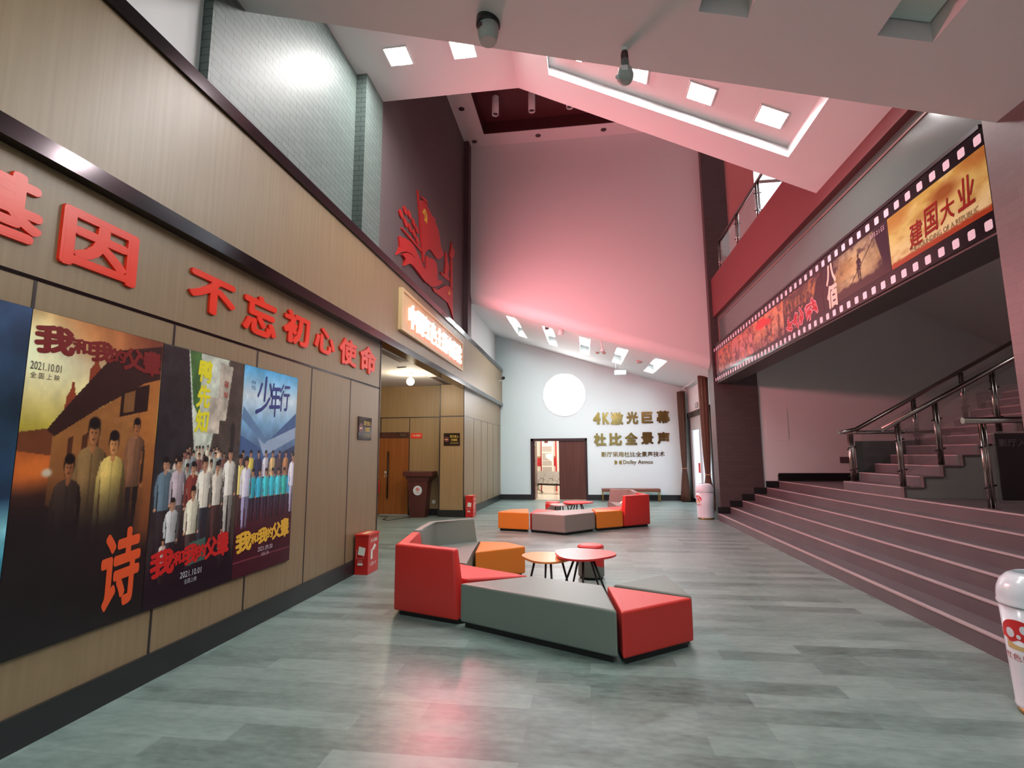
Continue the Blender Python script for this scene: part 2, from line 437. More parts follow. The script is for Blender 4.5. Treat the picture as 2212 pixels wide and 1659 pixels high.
# ================================================================== SETTING
# ---- floors
struct('floor', B().box(-6.2, 11.6, -3.0, 18.2, -0.2, 0.0), M_FLOOR)
struct('floor_waiting_room', B().box(-5, 3, 18.2, 23, -0.2, 0.0), M_CREAMFLOOR)

# ---- left side, lower wall
struct('wall_left', B().box(-3.32, -3.06, -2.8, 7.516, 0, 3.24), M_WOOD)
b = B()
b.box(-3.07, -3.056, -2.8, 7.50, 2.545, 2.566)
struct('trim_1', b, M_TRIMMETAL)
b = B()
for y in (-0.61, 0.41, 1.43, 2.453, 3.475, 4.497, 5.506, 6.508): b.box(-3.07, -3.057, y-0.009, y+0.009, 0.18, 2.545)
struct('trim_2', b, M_DARKFRAME)
struct('trim_3', B().box(-3.10, -3.052, 7.496, 7.522, 0, 3.24), M_DARKFRAME)
struct('baseboard_left', B().box(-3.08, -3.035, -2.8, 7.53, 0, 0.185), M_SKIRT)

def xf(y): return -3.0+0.14*(y-2.5)/15.7
# fascia band
ya, yb = -2.8, 18.2
struct('wall_left_fascia', B().prism([(-3.12, ya), (xf(ya), ya), (xf(yb), yb), (-3.12, yb)], 3.30, 4.50), M_WOOD)
struct('trim_4', B().prism([(-3.5, ya), (xf(ya)+0.03, ya), (xf(yb)+0.03, yb), (-3.5, yb)], 4.46, 4.582), M_TRIMMETAL)
struct('trim_5', B().prism([(-3.12, ya), (xf(ya)+0.03, ya), (xf(yb)+0.03, yb), (-3.12, yb)], 3.232, 3.345), M_TRIMMETAL)

# ---- alcove
struct('wall_alcove_near', B().box(-5.75, -3.32, 7.3, 7.516, 0, 3.4), M_WOODX)
struct('wall_alcove_side', B().box(-5.95, -5.75, 7.3, 13.6, 0, 3.4), M_WOOD)
b = B(); b.box(-5.95, -5.46, 13.4, 13.6, 0, 3.4); b.box(-5.46, -4.60, 13.4, 13.6, 2.155, 3.4); b.box(-4.60, -3.6, 13.4, 13.6, 0, 3.4)
struct('wall_alcove_back', b, M_WOODX)
b = B(); b.box(-3.685, -3.05, 13.1, 13.6, 0, 3.36)
struct('wall_alcove_pier', b, M_WOODX)
b = B()
b.box(-5.46, -3.69, 13.392, 13.405, 2.53, 2.555); b.box(-5.41, -5.39, 13.392, 13.405, 2.155, 2.53); b.box(-4.61, -4.59, 13.392, 13.405, 0.15, 2.53)
b.box(-3.70, -3.675, 13.085, 13.41, 0.15, 3.37); b.box(-3.685, -3.06, 13.092, 13.105, 2.52, 2.548); b.box(-3.065, -3.045, 13.09, 13.12, 0.15, 3.3)
struct('trim_6', b, M_DARKFRAME)
b = B(); b.box(-4.6, -3.69, 13.375, 13.405, 0, 0.17); b.box(-3.71, -3.03, 13.075, 13.2, 0, 0.17); struct('baseboard_alcove', b, M_SKIRT)
struct('ceiling_alcove', B().box(-5.95, -3.1, 7.3, 13.6, 3.38, 3.44), M_CEIL)

# ---- left rear lower wall
b = B(); b.prism([(-3.3, 13.12), (-3.045, 13.12), (-2.925, 18.2), (-3.3, 18.2)], 0, 3.3); struct('wall_left_rear', b, M_WOOD)
def xr(y): return -3.045+0.12*(y-13.12)/5.08
b = B(); b.prism([(xr(13.12)-0.01, 13.12), (xr(13.12)+0.004, 13.12), (xr(18.2)+0.004, 18.2), (xr(18.2)-0.01, 18.2)], 2.535, 2.55)
for y in (14.15, 15.1, 16.0, 16.85, 17.75): b.box(xr(y)-0.01, xr(y)+0.004, y-0.008, y+0.008, 0.18, 2.535)
struct('trim_7', b, M_DARKFRAME)
struct('baseboard_left_rear', B().prism([(-3.06, 13.12), (-3.015, 13.12), (-2.895, 18.2), (-2.95, 18.2)], 0, 0.185), M_SKIRT)

# ---- left upper wall
struct('wall_left_upper_white', B().box(-3.6, -3.25, -2.8, 3.72, 4.4, 7.4), M_WHITE)
struct('wall_left_upper_brick', B().box(-3.6, -3.155, 3.72, 6.55, 4.4, 7.4), M_BRICK_L)
struct('wall_left_pilaster', B().box(-3.6, -3.0, 6.55, 7.17, 4.4, 10.3), M_BRICK_L)
struct('wall_left_upper_brown', B().box(-3.6, -3.05, 7.17, 12.9, 4.4, 10.3), M_BROWN)
struct('wall_left_dark_pier', B().box(-3.6, -2.92, 12.9, 13.3, 4.4, 10.05), M_MAROON)
struct('wall_left_upper_rear', B().box(-3.6, -3.1, 13.3, 18.2, 4.4, 6.6), M_WHITE)

# ---- rear ceiling and the wall hanging above it
def zb(x, y):
    a = 5.585-0.3314*(x+2.85); c = 5.78-0.3218*(x+3.0); t = (y-13.2)/5.0
    return a*(1-t)+c*t
TR = [-1.92, -0.92, 0.08, 1.07, 2.05]
b = holed(B(), zb, -3.1, 3.6, 13.5, 18.2, [(x-0.145, x+0.145, 13.85, 16.75, 0.24) for x in TR])
struct('ceiling_rear', b, M_WHITE)
b = B(); R = 0.3; prof = [(13.2, 10.1)]
N = 8
rows = []
for x in (-2.93, 3.13):
    zz = zb(x, 13.2)
    pts = [(x, 13.2, 10.1)]
    for k in range(N+1):
        t = k/N*math.pi/2
        pts.append((x, 13.2+R*(1-math.cos(t)), zz+R*(1-math.sin(t))+(zb(x, 13.5)-zz)*k/N))
    rows.append([b.bm.verts.new(p) for p in pts])
for i in range(N+1):
    f = b.bm.faces.new([rows[0][i], rows[1][i], rows[1][i+1], rows[0][i+1]]); f.smooth = i > 0
struct('wall_front_upper', b, M_WHITE)

# ---- gable ceiling
def zg(x, y): return 7.05 if x <= -0.858 else 7.05-0.496*(x+0.858)
b = holed(B(), zg, -3.2, -0.858, -2.8, 7.17, [], 0.4)
holed(b, zg, -0.858, 3.24, -2.8, 7.17, [(-0.37, 2.675, 3.2, 6.65, 0.14)], 0.4)
struct('ceiling_gable', b, M_CEIL)
struct('wall_above_gable', B().box(-3.2, 3.3, 6.9, 7.0, 7.1, 10.3), M_WHITE)
# ---- low ceiling over the entrance
def zn(x, y): return 5.83-0.2845*(x+3.155)
b = holed(B(), zn, -3.3, 3.25, -2.8, 4.14, [(0.885, 1.215, 3.16, 3.49, 0.16), (2.035, 2.37, 3.17, 3.50, 0.16)], 0.25)
struct('ceiling_entrance', b, M_CEIL)
# ---- top ceiling
b = holed(B(), lambda x, y: 10.02, -3.1, 3.4, 7.0, 13.3, [(-2.46, 2.4, 7.8, 12.68, 0.35)], 0.5)
struct('ceiling_top', b, M_CEIL)
b = B()
for f in ([(-2.455, 7.8, 10.36), (2.4, 7.8, 10.36), (2.4, 12.675, 10.36), (-2.455, 12.675, 10.36)],
          [(-2.455, 12.675, 10.03), (2.4, 12.675, 10.03), (2.4, 12.675, 10.36), (-2.455, 12.675, 10.36)],
          [(-2.455, 7.8, 10.03), (-2.455, 12.675, 10.03), (-2.455, 12.675, 10.36), (-2.455, 7.8, 10.36)]): b.face(f)
struct('ceiling_top_recess', b, mat('deep_red_board', (84, 42, 46), 0.4))

# ---- rear wall
b = B(); b.box(-3.3, -1.85, 18.2, 18.4, 0, 6.3); b.box(0.075, 3.8, 18.2, 18.4, 0, 6.3); b.box(-1.85, 0.075, 18.2, 18.4, 2.085, 6.3)
struct('wall_back', b, M_COOL)
b = B(); b.box(-2.95, -1.85, 18.165, 18.21, 0, 0.18); b.box(0.075, 3.45, 18.165, 18.21, 0, 0.18); struct('baseboard_back', b, M_SKIRT)

# ---- right rear wall with the glazed entrance
b = B(); b.box(3.45, 3.65, 13.3, 14.9, 0, 5.0); b.box(3.45, 3.65, 14.9, 18.05, 2.86, 5.0); b.box(3.45, 3.65, 18.05, 18.2, 0, 5.0)
struct('wall_right_rear', b, M_WHITE)

# ---- column and the wall beside it
struct('wall_right_column', B().box(3.12, 3.69, 13.0, 13.48, 0, 10.05), M_BRICK_C)
struct('wall_right_wing', B().box(3.69, 4.12, 13.0, 13.4, 0.3, 4.8), M_BRICK_C)
struct('baseboard_column', B().box(3.095, 3.13, 12.99, 13.5, 0, 0.17), M_SKIRT)
b = B()
for i in range(1, 7):
    xx = 3.05+0.276*(i-1)
    b.box(xx, xx+0.31, 12.965, 13.01, 0.15*i, 0.15*i+0.15)
struct('baseboard_steps', b, M_BLACK)
struct('wall_stair_back', B().box(4.12, 11.6, 13.02, 13.25, 0, 6.4), M_WHITE)
struct('baseboard_stair_back', B().box(4.45, 11.5, 12.985, 13.03, 0.9, 1.08), M_BLACK)
struct('wall_stair_end', B().box(11.4, 11.6, -2.8, 15.6, 0, 10.3), M_WHITE)
b = B(); zst = lambda x: 4.972-0.539*(x-7.459)
b.slab([(5.5, 4.0, zst(5.5)), (11.5, 4.0, zst(11.5)), (11.5, 13.1, zst(11.5)), (5.5, 13.1, zst(5.5))], (0, 0, 0.2))
struct('ceiling_stair', b, M_WHITE)
# ---- brick wall next to the camera
struct('wall_right_brick', B().box(3.165, 4.2, -2.8, 4.27, 0, 7.5), M_BRICK_R)
struct('wall_stair_near', B().box(4.2, 11.6, 3.8, 4.3, 0, 6.2), M_WHITE)
# ---- beam, screen, balcony
struct('wall_right_beam', B().box(3.2, 3.61, 4.275, 13.0, 3.215, 4.10), mat('dark_beam_paint', (92, 84, 84), 0.5))
struct('trim_8', B().box(3.17, 3.34, 4.317, 13.0, 4.10, 4.135), M_DARKFRAME)
m = M_SCREEN  # striped film on glass
wv = nd(m, 'ShaderNodeTexWave', wave_type='BANDS', bands_direction='X'); wv.inputs['Scale'].default_value = 14
lk(m, coords(m, 'ZYX'), wv.inputs['Vector'])
lk(m, ramp(m, wv.outputs[0], [(0.35, (86, 104, 100)), (0.65, (106, 122, 118))]), bsdf(m).inputs['Base Color'])
struct('wall_right_screen', B().box(3.3, 3.36, 4.317, 13.0, 4.10, 4.86), M_SCREEN)
b = B(); b.box(3.285, 3.31, 4.317, 12.9, 4.735, 4.755); b.box(3.285, 3.31, 12.86, 12.9, 4.10, 4.755); struct('trim_9', b, mat('rose_metal', (150, 112, 108), 0.3))
struct('wall_right_fascia', B().box(3.2, 3.36, 4.317, 13.0, 4.85, 5.80), M_RED_PAINT)
struct('ceiling_balcony', B().box(3.36, 5.6, 4.317, 13.02, 4.80, 5.75), mat('dark_soffit', (96, 92, 90), 0.6))
struct('wall_balcony_back', B().box(3.69, 4.38, 13.02, 13.3, 5.75, 10.3), mat('coral_neon_tint', (214, 128, 128), 0.7))  # the neon's red light is put into this wall's colour
struct('wall_balcony_far', B().box(4.2, 11.6, 15.6, 15.8, 5.0, 10.3), M_COOL)
struct('floor_upper', B().box(4.3, 11.4, 13.25, 15.6, 5.6, 5.75), M_FLOOR)
struct('ceiling_upper', B().box(3.3, 11.6, 4.3, 15.8, 10.02, 10.2), M_WHITE)
struct('wall_upper_near', B().box(3.3, 11.6, 4.1, 4.3, 6.0, 10.3), M_WHITE)

# ================================================================== DOORS
# rear double door, one leaf standing open
d = struct('door_1', B().box(-0.885, 0.02, 18.22, 18.265, 0.008, 2.02, 0.004), M_DOORDARK)
b = B(); b.box(-1.86, -1.77, 18.17, 18.41, 0, 2.09); b.box(0.018, 0.085, 18.17, 18.41, 0, 2.09); b.box(-1.86, 0.085, 18.17, 18.41, 2.0, 2.09)
obj('door_frame', b, M_DARKFRAME, d)
b = B(); b.box(-1.765, -1.72, 18.25, 19.12, 0.01, 2.0, 0.004); obj('open_leaf', b, M_DOORDARK, d)['label'] = 'door leaf swung open into the room'
for z in (0.25, 1.35, 1.83): obj('hinge', B().tube([(-1.725, 18.235, z-0.05), (-1.725, 18.235, z+0.05)], 0.014, 8), M_STEEL, d)
# alcove door
d = struct('door_2', B().box(-5.455, -4.625, 13.43, 13.475, 0.01, 2.14, 0.003), M_DOOR)
obj('door_lintel', B().box(-5.46, -4.60, 13.415, 13.44, 2.0, 2.155), M_DOORDARK, d)
b = B(); b.tube([(-5.17, 13.375, 0.43), (-5.17, 13.375, 1.65)], 0.017, 10)
for z in (0.6, 1.48): b.tube([(-5.17, 13.375, z), (-5.17, 13.43, z)], 0.010, 8)
obj('door_handle', b, M_BLACKLEG, d)
b = B(); b.box(-4.86, -4.70, 13.385, 13.415, 2.045, 2.085, 0.006); obj('door_closer', b, M_STEEL, d)
b = B(); b.tube([(-4.95, 13.39, 2.13), (-4.80, 13.395, 2.09)], 0.008, 8); obj('closer_arm', b, M_STEEL, d)
lettering('push_sticker', '推', 'F', (-5.25, 13.428, 1.10), 0.07, 0.07, M_PAPER, d, 0.002, 0.03)
lettering('pull_sticker', '门', 'F', (-5.25, 13.428, 1.00), 0.07, 0.07, M_PAPER, d, 0.002, 0.02)
# glazed entrance in the right rear wall
d = struct('door_3', B().box(3.50, 3.54, 14.98, 17.95, 0.06, 2.3), M_DAYGLASS)
b = B(); b.box(3.42, 3.66, 14.88, 15.02, 0, 2.87); b.box(3.42, 3.66, 17.86, 18.07, 0, 2.87); b.box(3.42, 3.66, 14.88, 18.07, 2.70, 2.87)
obj('door_surround', b, M_BLACK, d)
b = B(); b.box(3.47, 3.57, 15.02, 17.86, 2.28, 2.70); b.box(3.46, 3.58, 17.55, 17.86, 0, 2.30)
b.box(3.46, 3.58, 16.35, 16.55, 0, 2.30); b.box(3.46, 3.58, 15.02, 15.18, 0, 2.30); b.box(3.46, 3.58, 15.02, 17.86, 0, 0.12)
obj('door_frame', b, mat('pale_aluminium', (196, 200, 198), 0.35), d)
obj('red_sticker', B().box(3.485, 3.495, 16.75, 17.0, 0.95, 1.25), M_STRIPE, d)

# ================================================================== WAITING ROOM behind the rear door
struct('wall_waiting_back', B().box(-5, 3, 22.4, 22.6, 0, 3.2), M_CREAM)
struct('wall_waiting_left', B().box(-5, -4.8, 18.4, 22.4, 0, 3.2), M_CREAM)
struct('wall_waiting_right', B().box(2.8, 3, 18.4, 22.4, 0, 3.2), M_CREAM)
struct('ceiling_waiting', B().box(-5, 3, 18.4, 22.6, 3.1, 3.2), M_CREAM)

# ================================================================== LAMPS
def square_lamp(x, y, z, slope, size, m, label, cat='ceiling lamp', group=None):
    """flush square downlight; slope = dz/dx of the ceiling it sits in"""
    t = thing('square_ceiling_lamp', label, cat, (x, y, z), group)
    h = size/2; P = lambda a, c, d: (x+a, y+c, z+a*slope-d)
    b = B(); b.slab([P(-h, -h, 0.012), P(h, -h, 0.012), P(h, h, 0.012), P(-h, h, 0.012)], (0, 0, 0.008)); obj('diffuser', b, m, t)
    b = B(); e = h+0.018
    for q in ([(-e, -e), (e, -e), (e, -h), (-e, -h)], [(-e, h), (e, h), (e, e), (-e, e)], [(-e, -h), (-h, -h), (-h, h), (-e, h)], [(h, -h), (e, -h), (e, h), (h, h)]):
        b.slab([P(a, c, 0.016) for a, c in q], (0, 0, 0.015))
    obj('frame', b, M_WHITE, t)
    return t
G1 = 'square lamps in the gable ceiling'
square_lamp(-2.43, 6.29, 7.05, 0, 0.31, M_LAMP_G, 'bright square lamp in the level ceiling, the one nearest the brick wall', group=G1)
square_lamp(-1.51, 6.29, 7.05, 0, 0.31, M_LAMP_G, 'bright square lamp in the level ceiling, behind the round detector', group=G1)
for x, l in ((-0.06, 'half hidden square lamp at the upper left end of the coffer'), (0.765, 'square lamp in the coffer just behind the hanging sprinkler device'),
             (1.545, 'square lamp in the coffer, second from its lower right end'), (2.345, 'square lamp in the coffer at its lower right end')):
    square_lamp(x, 6.22, zg(x, 6)+0.14, -0.496, 0.28, M_LAMP_G, l, group=G1)
# entrance ceiling lamps (two switched-off recesses are in view, the lit ones are overhead and behind)
for x in (-1.6, 0.4, 2.0):
    for y in (0.2, -1.6):
        square_lamp(x, y, zn(x, y), -0.2845, 0.31, M_LAMP_N, 'lit square lamp in the low entrance ceiling overhead', group='entrance ceiling lamps')
for i, x in enumerate((1.05, 2.2025)):
    t = thing('switched_off_lamp', ('pale switched-off square recess in the low ceiling, left of two', 'pale switched-off square recess in the low ceiling beside the brick wall')[i], 'ceiling lamp', (x, 3.33, zn(x, 3.33)+0.14))
    b = B(); P = lambda a, c: (x+a, 3.33+c, zn(x+a, 3.33)+0.145)
    b.slab([P(-0.155, -0.155), P(0.155, -0.155), P(0.155, 0.155), P(-0.155, 0.155)], (0, 0, -0.01)); obj('diffuser', b, mat('pale_diffuser', (214, 232, 226), 0.5), t)
# lamps in the troughs of the rear ceiling
for i, x in enumerate(TR):
    nm = ('first', 'second', 'third', 'fourth', 'fifth')[i]
    for j, (a, c) in enumerate(((14.15, 14.95), (15.55, 16.2))):
        P = lambda p, q: (p, q, zb(p, q)+0.225)
        t = thing('trough_lamp', f'white lamp panel at the {("front", "rear")[j]} of the {nm} ceiling trough from the left', 'ceiling lamp', (x, (a+c)/2, zb(x, (a+c)/2)+0.22), 'lamps in the rear ceiling troughs')
        b = B(); b.slab([P(x-0.12, a), P(x+0.12, a), P(x+0.12, c), P(x-0.12, c)], (0, 0, -0.012)); obj('diffuser', b, M_LAMP_B, t)
# alcove globe, vents, cover
for gx, gy, l in ((-3.85, 11.2, 'small glowing globe lamp on the alcove ceiling'), (-4.95, 10.0, 'added unseen globe lamp, deep in the alcove behind the poster wall')):  # second globe is added out of view to brighten the alcove
    t = thing('globe_lamp', l, 'ceiling lamp', (gx, gy, 3.38))
    b = B(); b.lathe(gx, gy, [(0.06, 3.38), (0.07, 3.345), (0.02, 3.335), (0.02, 3.26)], 20); obj('base', b, M_WHITE, t)
    obj('globe', B().sphere((gx, gy, 3.19), 0.085), M_GLOBE, t)
for x0, x1, y0, y1, l in ((-3.58, -3.44, 7.9, 9.75, 'long grey air vent in the alcove ceiling nearer the camera'), (-3.57, -3.43, 11.75, 13.0, 'long grey air vent in the alcove ceiling near the pier')):
    t = thing('air_vent', l, 'air vent', ((x0+x1)/2, (y0+y1)/2, 3.38))
    b = B(); b.box(x0-0.03, x1+0.03, y0-0.03, y1+0.03, 3.372, 3.379); obj('frame', b, M_CEIL, t)
    b = B()
    for k in range(5): b.box(x0+k*(x1-x0)/5+0.004, x0+(k+1)*(x1-x0)/5-0.004, y0, y1, 3.362, 3.371)
    obj('slats', b, mat('vent_grey', (128, 114, 108), 0.6), t)
tag(obj('ceiling_hatch_gap', B().box(-3.86, -3.66, 10.35, 10.39, 3.366, 3.379), M_DARKFRAME), 'dark slot in the alcove ceiling above the globe lamp', 'ceiling slot')
# lamps in the top ceiling
for x, l in ((-1.985, 'left'), (-1.08, 'middle'), (-0.153, 'right')):
    t = thing('cylinder_spotlight', f'{l} of three white cylinder spotlights in the dark red ceiling recess', 'spotlight', (x, 11.72, 10.355), 'cylinder spotlights in the red recess')
    b = B(); b.lathe(x, 11.72, [(0.085, 10.355), (0.085, 9.88), (0.078, 9.88), (0.078, 9.93)], 24, False); obj('housing', b, M_WHITE, t)
    b = B(); b.lathe(x, 11.72, [(0.076, 9.95), (0.076, 9.96)], 24); obj('lens', b, mat('dark_lens', (90, 70, 70), 0.3), t)
for x, y, l in ((-2.806, 11.57, 'beside the recess, nearest the left wall'), (-2.774, 12.95, 'in the corner above the dark pier'), (-1.03, 12.93, 'on the strip between recess and pink wall, left one'), (0.7, 12.93, 'on the strip between recess and pink wall, right one')):
    tag(obj('recessed_downlight', B().lathe(x, y, [(0.075, 10.019), (0.07, 10.008), (0.05, 10.012)], 24), mat('dark_downlight', (70, 60, 62), 0.4)), 'small unlit round downlight '+l, 'downlight', 'unlit downlights in the top ceiling')
# room lamps that are out of direct view
t = thing('ceiling_panel_lamp', 'flat panel lamp on the waiting room ceiling', 'ceiling lamp', (-1.2, 20.4, 3.1))
obj('diffuser', B().box(-2.0, -0.4, 19.8, 21.0, 3.07, 3.09), M_LAMP_R, t)
t = thing('ceiling_panel_lamp', 'flat panel lamp above the upper gallery', 'ceiling lamp', (6.0, 14.4, 10.0))
obj('diffuser', B().box(5.4, 6.6, 14.0, 14.8, 9.98, 10.0), M_LAMP_U, t)
t = thing('ceiling_panel_lamp', 'added unseen panel lamp in the stair hall beyond the brick wall', 'ceiling lamp', (7.6, 5.6, 4.75))  # unseen panel, added to lift the dark stair hall
b = B(); b.slab([(7.1, 5.2, zst(7.1)-0.03), (8.1, 5.2, zst(8.1)-0.03), (8.1, 6.2, zst(8.1)-0.03), (7.1, 6.2, zst(7.1)-0.03)], (0, 0, 0.02)); obj('diffuser', b, mat('added_lamp_stair', (250, 250, 250), emit=((1.0, 0.95, 0.92), STAIR_FILL)), t)
# projected circle of light on the rear wall, built as a glowing disc
t = thing('projected_light_disc', 'large round pool of projected white light on the rear wall, built as a glowing disc', 'projected light', (-0.66, 18.17, 3.6))
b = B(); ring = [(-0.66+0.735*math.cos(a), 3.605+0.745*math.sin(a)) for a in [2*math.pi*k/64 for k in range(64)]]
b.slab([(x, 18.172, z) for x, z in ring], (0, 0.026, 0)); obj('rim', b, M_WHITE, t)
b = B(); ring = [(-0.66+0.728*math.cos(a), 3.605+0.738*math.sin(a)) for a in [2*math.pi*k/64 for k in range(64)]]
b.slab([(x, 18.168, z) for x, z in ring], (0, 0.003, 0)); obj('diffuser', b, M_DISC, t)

# ================================================================== NEON SIGN
t = thing('neon_sign', 'pale wooden sign board with glowing red and white neon letters on the fascia', 'sign', (-2.9, 10.08, 3.93))
b = B(); b.box(-3.0, -2.905, 7.92, 12.25, 3.565, 4.28, 0.01); obj('board', b, M_NEONBOARD, t)
b = B()
for y0, y1, z0, z1 in ((7.92, 12.25, 3.565, 3.62), (7.92, 12.25, 4.225, 4.28), (7.92, 8.0, 3.62, 4.225), (12.17, 12.25, 3.62, 4.225)): b.box(-2.91, -2.885, y0, y1, z0, z1, 0.006)
obj('frame', b, M_NEONBOARD, t)
o = lettering('neon_lettering', '中国红色主题电影院', 'L', (-2.905, 10.15, 3.905), 3.75, 0.42, M_NEON, t, 0.035, 0.0)
front = [p for p in o.data.polygons if p.normal.x > 0.7 and max(o.data.vertices[i].co.x for i in p.vertices) > 0.02]
o.data.materials.append(mat('neon_letter_faces', (250, 200, 190), emit=((1.0, 0.29, 0.34), NEON_BOX/(math.pi*sum(p.area for p in front)))))
for p in front: p.material_index = 1

# ================================================================== LETTERS
GL = 'raised red characters on the wood wall'
for ch, y0, y1, z0, z1, l in (('基', 1.92, 2.442, 2.725, 3.104, 'cut by the frame edge'), ('因', 2.549, 3.08, 2.695, 3.061, 'boxy one above the sunset poster'), ('不', 3.567, 4.115, 2.719, 3.039, 'first after the gap'),
        ('忘', 4.227, 4.748, 2.688, 3.072, 'above the blue sky poster'), ('初', 4.872, 5.387, 2.733, 3.087, 'third after the gap'), ('心', 5.496, 5.993, 2.755, 3.057, 'fourth after the gap'),
        ('使', 6.117, 6.618, 2.717, 3.065, 'last but one'), ('命', 6.727, 7.291, 2.706, 3.099, 'last one, at the wall corner')):
    o = lettering('wall_character', ch, 'L', (-3.06, (y0+y1)/2, (z0+z1)/2), y1-y0, z1-z0, M_RED_LET, None, 0.022, 0.035)
    tag(o, f'raised red character {ch} on the wood wall, {l}', 'wall letter', GL)
GG = 'mirror gold characters on the rear wall'
for ch, x0, x1, z0, z1 in (('4', 0.307, 0.571, 2.553, 2.97), ('K', 0.63, 0.869, 2.549, 2.96), ('激', 0.903, 1.339, 2.529, 2.967), ('光', 1.434, 1.836, 2.55, 2.974), ('巨', 1.944, 2.328, 2.57, 2.96), ('幕', 2.435, 2.881, 2.56, 2.99),
        ('杜', 0.318, 0.739, 1.815, 2.25), ('比', 0.834, 1.268, 1.825, 2.255), ('全', 1.362, 1.794, 1.846, 2.265), ('景', 1.901, 2.315, 1.857, 2.27), ('声', 2.435, 2.847, 1.868, 2.268)):
    o = lettering('gold_character', ch, 'F', ((x0+x1)/2, 18.2, (z0+z1)/2), x1-x0, z1-z0, M_GOLD, None, 0.03, 0.05)
    tag(o, f'large mirror gold character {ch} in the {"upper" if z0 > 2.4 else "second"} row on the rear wall', 'wall letter', GG)
o = lettering('gold_lettering', '影厅采用杜比全景声技术', 'F', (1.61, 18.2, 1.53), 2.1, 0.175, M_GOLD, None, 0.015, 0.015)
tag(o, 'row of small gold Chinese characters below the large gold rows', 'wall lettering')
t = thing('gold_lettering', 'small gold line with double-D mark and Latin letters, lowest on the rear wall', 'wall lettering', (1.62, 18.2, 1.26))
b = B()
for s, cx in ((1, 0.995), (-1, 1.235)):
    pts = [(cx, 18.185, 1.19), (cx, 18.185, 1.325)]
    pts += [(cx+s*(0.03+0.065*math.cos(a)), 18.185, 1.2575+0.0675*math.sin(a)) for a in np.linspace(math.pi/2, -math.pi/2, 12)]
    b.slab(pts, (0, 0.014, 0))
obj('double_d_mark', b, M_GOLD, t)
lettering('line_lettering', 'Dolby Atmos', 'F', (1.77, 18.2, 1.25), 0.98, 0.17, M_GOLD, t, 0.015, 0.012)

# ================================================================== RED MURAL on the brown wall
K = 3.045/3.0
t = thing('wall_mural', 'red cut-out mural of flag, ribbons and pagoda tower on the brown wall', 'mural', (-3.05, 9.7*K, 1.55+3.5*K))
def mur(name, pts, m, d=0.03, off=0.0):
    b = B(); b.slab([(-3.05+off+0.001, y*K, 1.55+(z-1.55)*K) for y, z in pts], (d, 0, 0)); return obj(name, b, m, t)
def smooth(pts, n=4):
    out = []; N = len(pts)
    for i in range(N):
        p0, p1, p2, p3 = (np.array(pts[(i+k-1) % N]) for k in range(4))
        for k in range(n):
            s = k/n; out.append(tuple(0.5*((2*p1)+(p2-p0)*s+(2*p0-5*p1+4*p2-p3)*s*s+(3*p1-p0-3*p2+p3)*s**3)))
    return out
mur('flag', [(8.96, 6.31), (9.22, 6.44), (9.42, 6.46), (9.69, 6.42), (9.83, 6.41), (10.02, 6.46), (10.06, 6.36), (10.29, 6.31), (10.39, 6.18), (10.46, 6.03), (10.72, 5.93), (10.53, 5.79), (10.32, 5.67), (10.12, 5.63), (9.92, 5.65), (9.73, 5.65), (9.57, 5.59), (9.4, 5.48), (9.33, 5.36), (9.31, 5.21), (9.23, 5.29), (9.12, 5.66), (9.03, 6.01)], M_RED_MURAL)
mur('flagpole', [(8.86, 6.47), (8.90, 6.47), (9.30, 5.21), (9.26, 5.21)], M_RED_MURAL, 0.034)
mur('pole_ribbon', [(8.94, 6.40), (9.2, 6.50), (9.42, 6.55), (9.5, 6.50), (9.2, 6.46)], M_RED_MURAL)
arc = [(9.31+0.15*math.cos(a), 6.18+0.12*math.sin(a)) for a in np.linspace(2.3, -1.9, 14)]+[(9.31+0.085*math.cos(a), 6.18+0.072*math.sin(a)) for a in np.linspace(-1.9, 2.3, 14)]
mur('sickle', arc, M_GOLDEN, 0.006, 0.031)
mur('hammer', [(9.14, 6.20), (9.25, 6.25), (9.29, 6.21), (9.45, 6.08), (9.41, 6.055), (9.25, 6.18), (9.18, 6.155)], M_GOLDEN, 0.006, 0.0325)
mur('ribbon', smooth([(7.94, 5.16), (8.11, 5.22), (8.39, 5.29), (8.68, 5.31), (8.91, 5.25), (9.14, 5.18), (9.34, 5.11), (9.46, 5.17), (9.45, 5.41), (9.63, 5.44), (9.95, 5.53), (10.18, 5.5), (10.25, 5.32), (10.31, 5.21), (10.68, 5.32), (10.5, 5.18), (10.21, 5.04), (9.82, 4.91), (9.5, 4.9), (9.25, 4.97), (8.92, 5.08), (8.65, 5.11), (8.4, 5.07), (8.09, 4.95), (7.84, 4.8), (8.0, 5.0)], 2), M_RED_MURAL)
mur('ribbon', smooth([(8.1, 4.9), (8.21, 4.98), (8.4, 5.05), (8.61, 5.08), (8.87, 5.07), (9.16, 4.965), (9.35, 4.925), (9.48, 4.88), (9.36, 4.86), (9.07, 4.88), (8.7, 4.91), (8.45, 4.88), (8.2, 4.75), (8.25, 4.89)], 2), M_RED_MURAL, 0.045)
mur('pennant', [(9.87, 4.91), (10.32, 5.0), (10.62, 5.15), (10.94, 5.3), (11.28, 5.38), (11.53, 5.37), (11.55, 5.07), (11.62, 4.7), (11.36, 4.86), (11.08, 4.95), (10.45, 4.91), (10.04, 4.87)], M_RED_MURAL)
s5 = [(11.18+(0.09 if k % 2 == 0 else 0.036)*math.cos(math.pi/2+k*math.pi/5)*1.3, 5.2+(0.07 if k % 2 == 0 else 0.028)*math.sin(math.pi/2+k*math.pi/5)) for k in range(10)]
mur('star', s5, M_GOLDEN, 0.006, 0.031)
mur('tower', [(11.41, 6.52), (11.49, 6.38), (11.68, 6.43), (11.65, 6.26), (11.5, 6.15), (11.53, 5.39), (11.36, 5.40), (11.34, 6.08), (11.21, 6.11), (11.31, 6.28)], M_RED_MURAL)
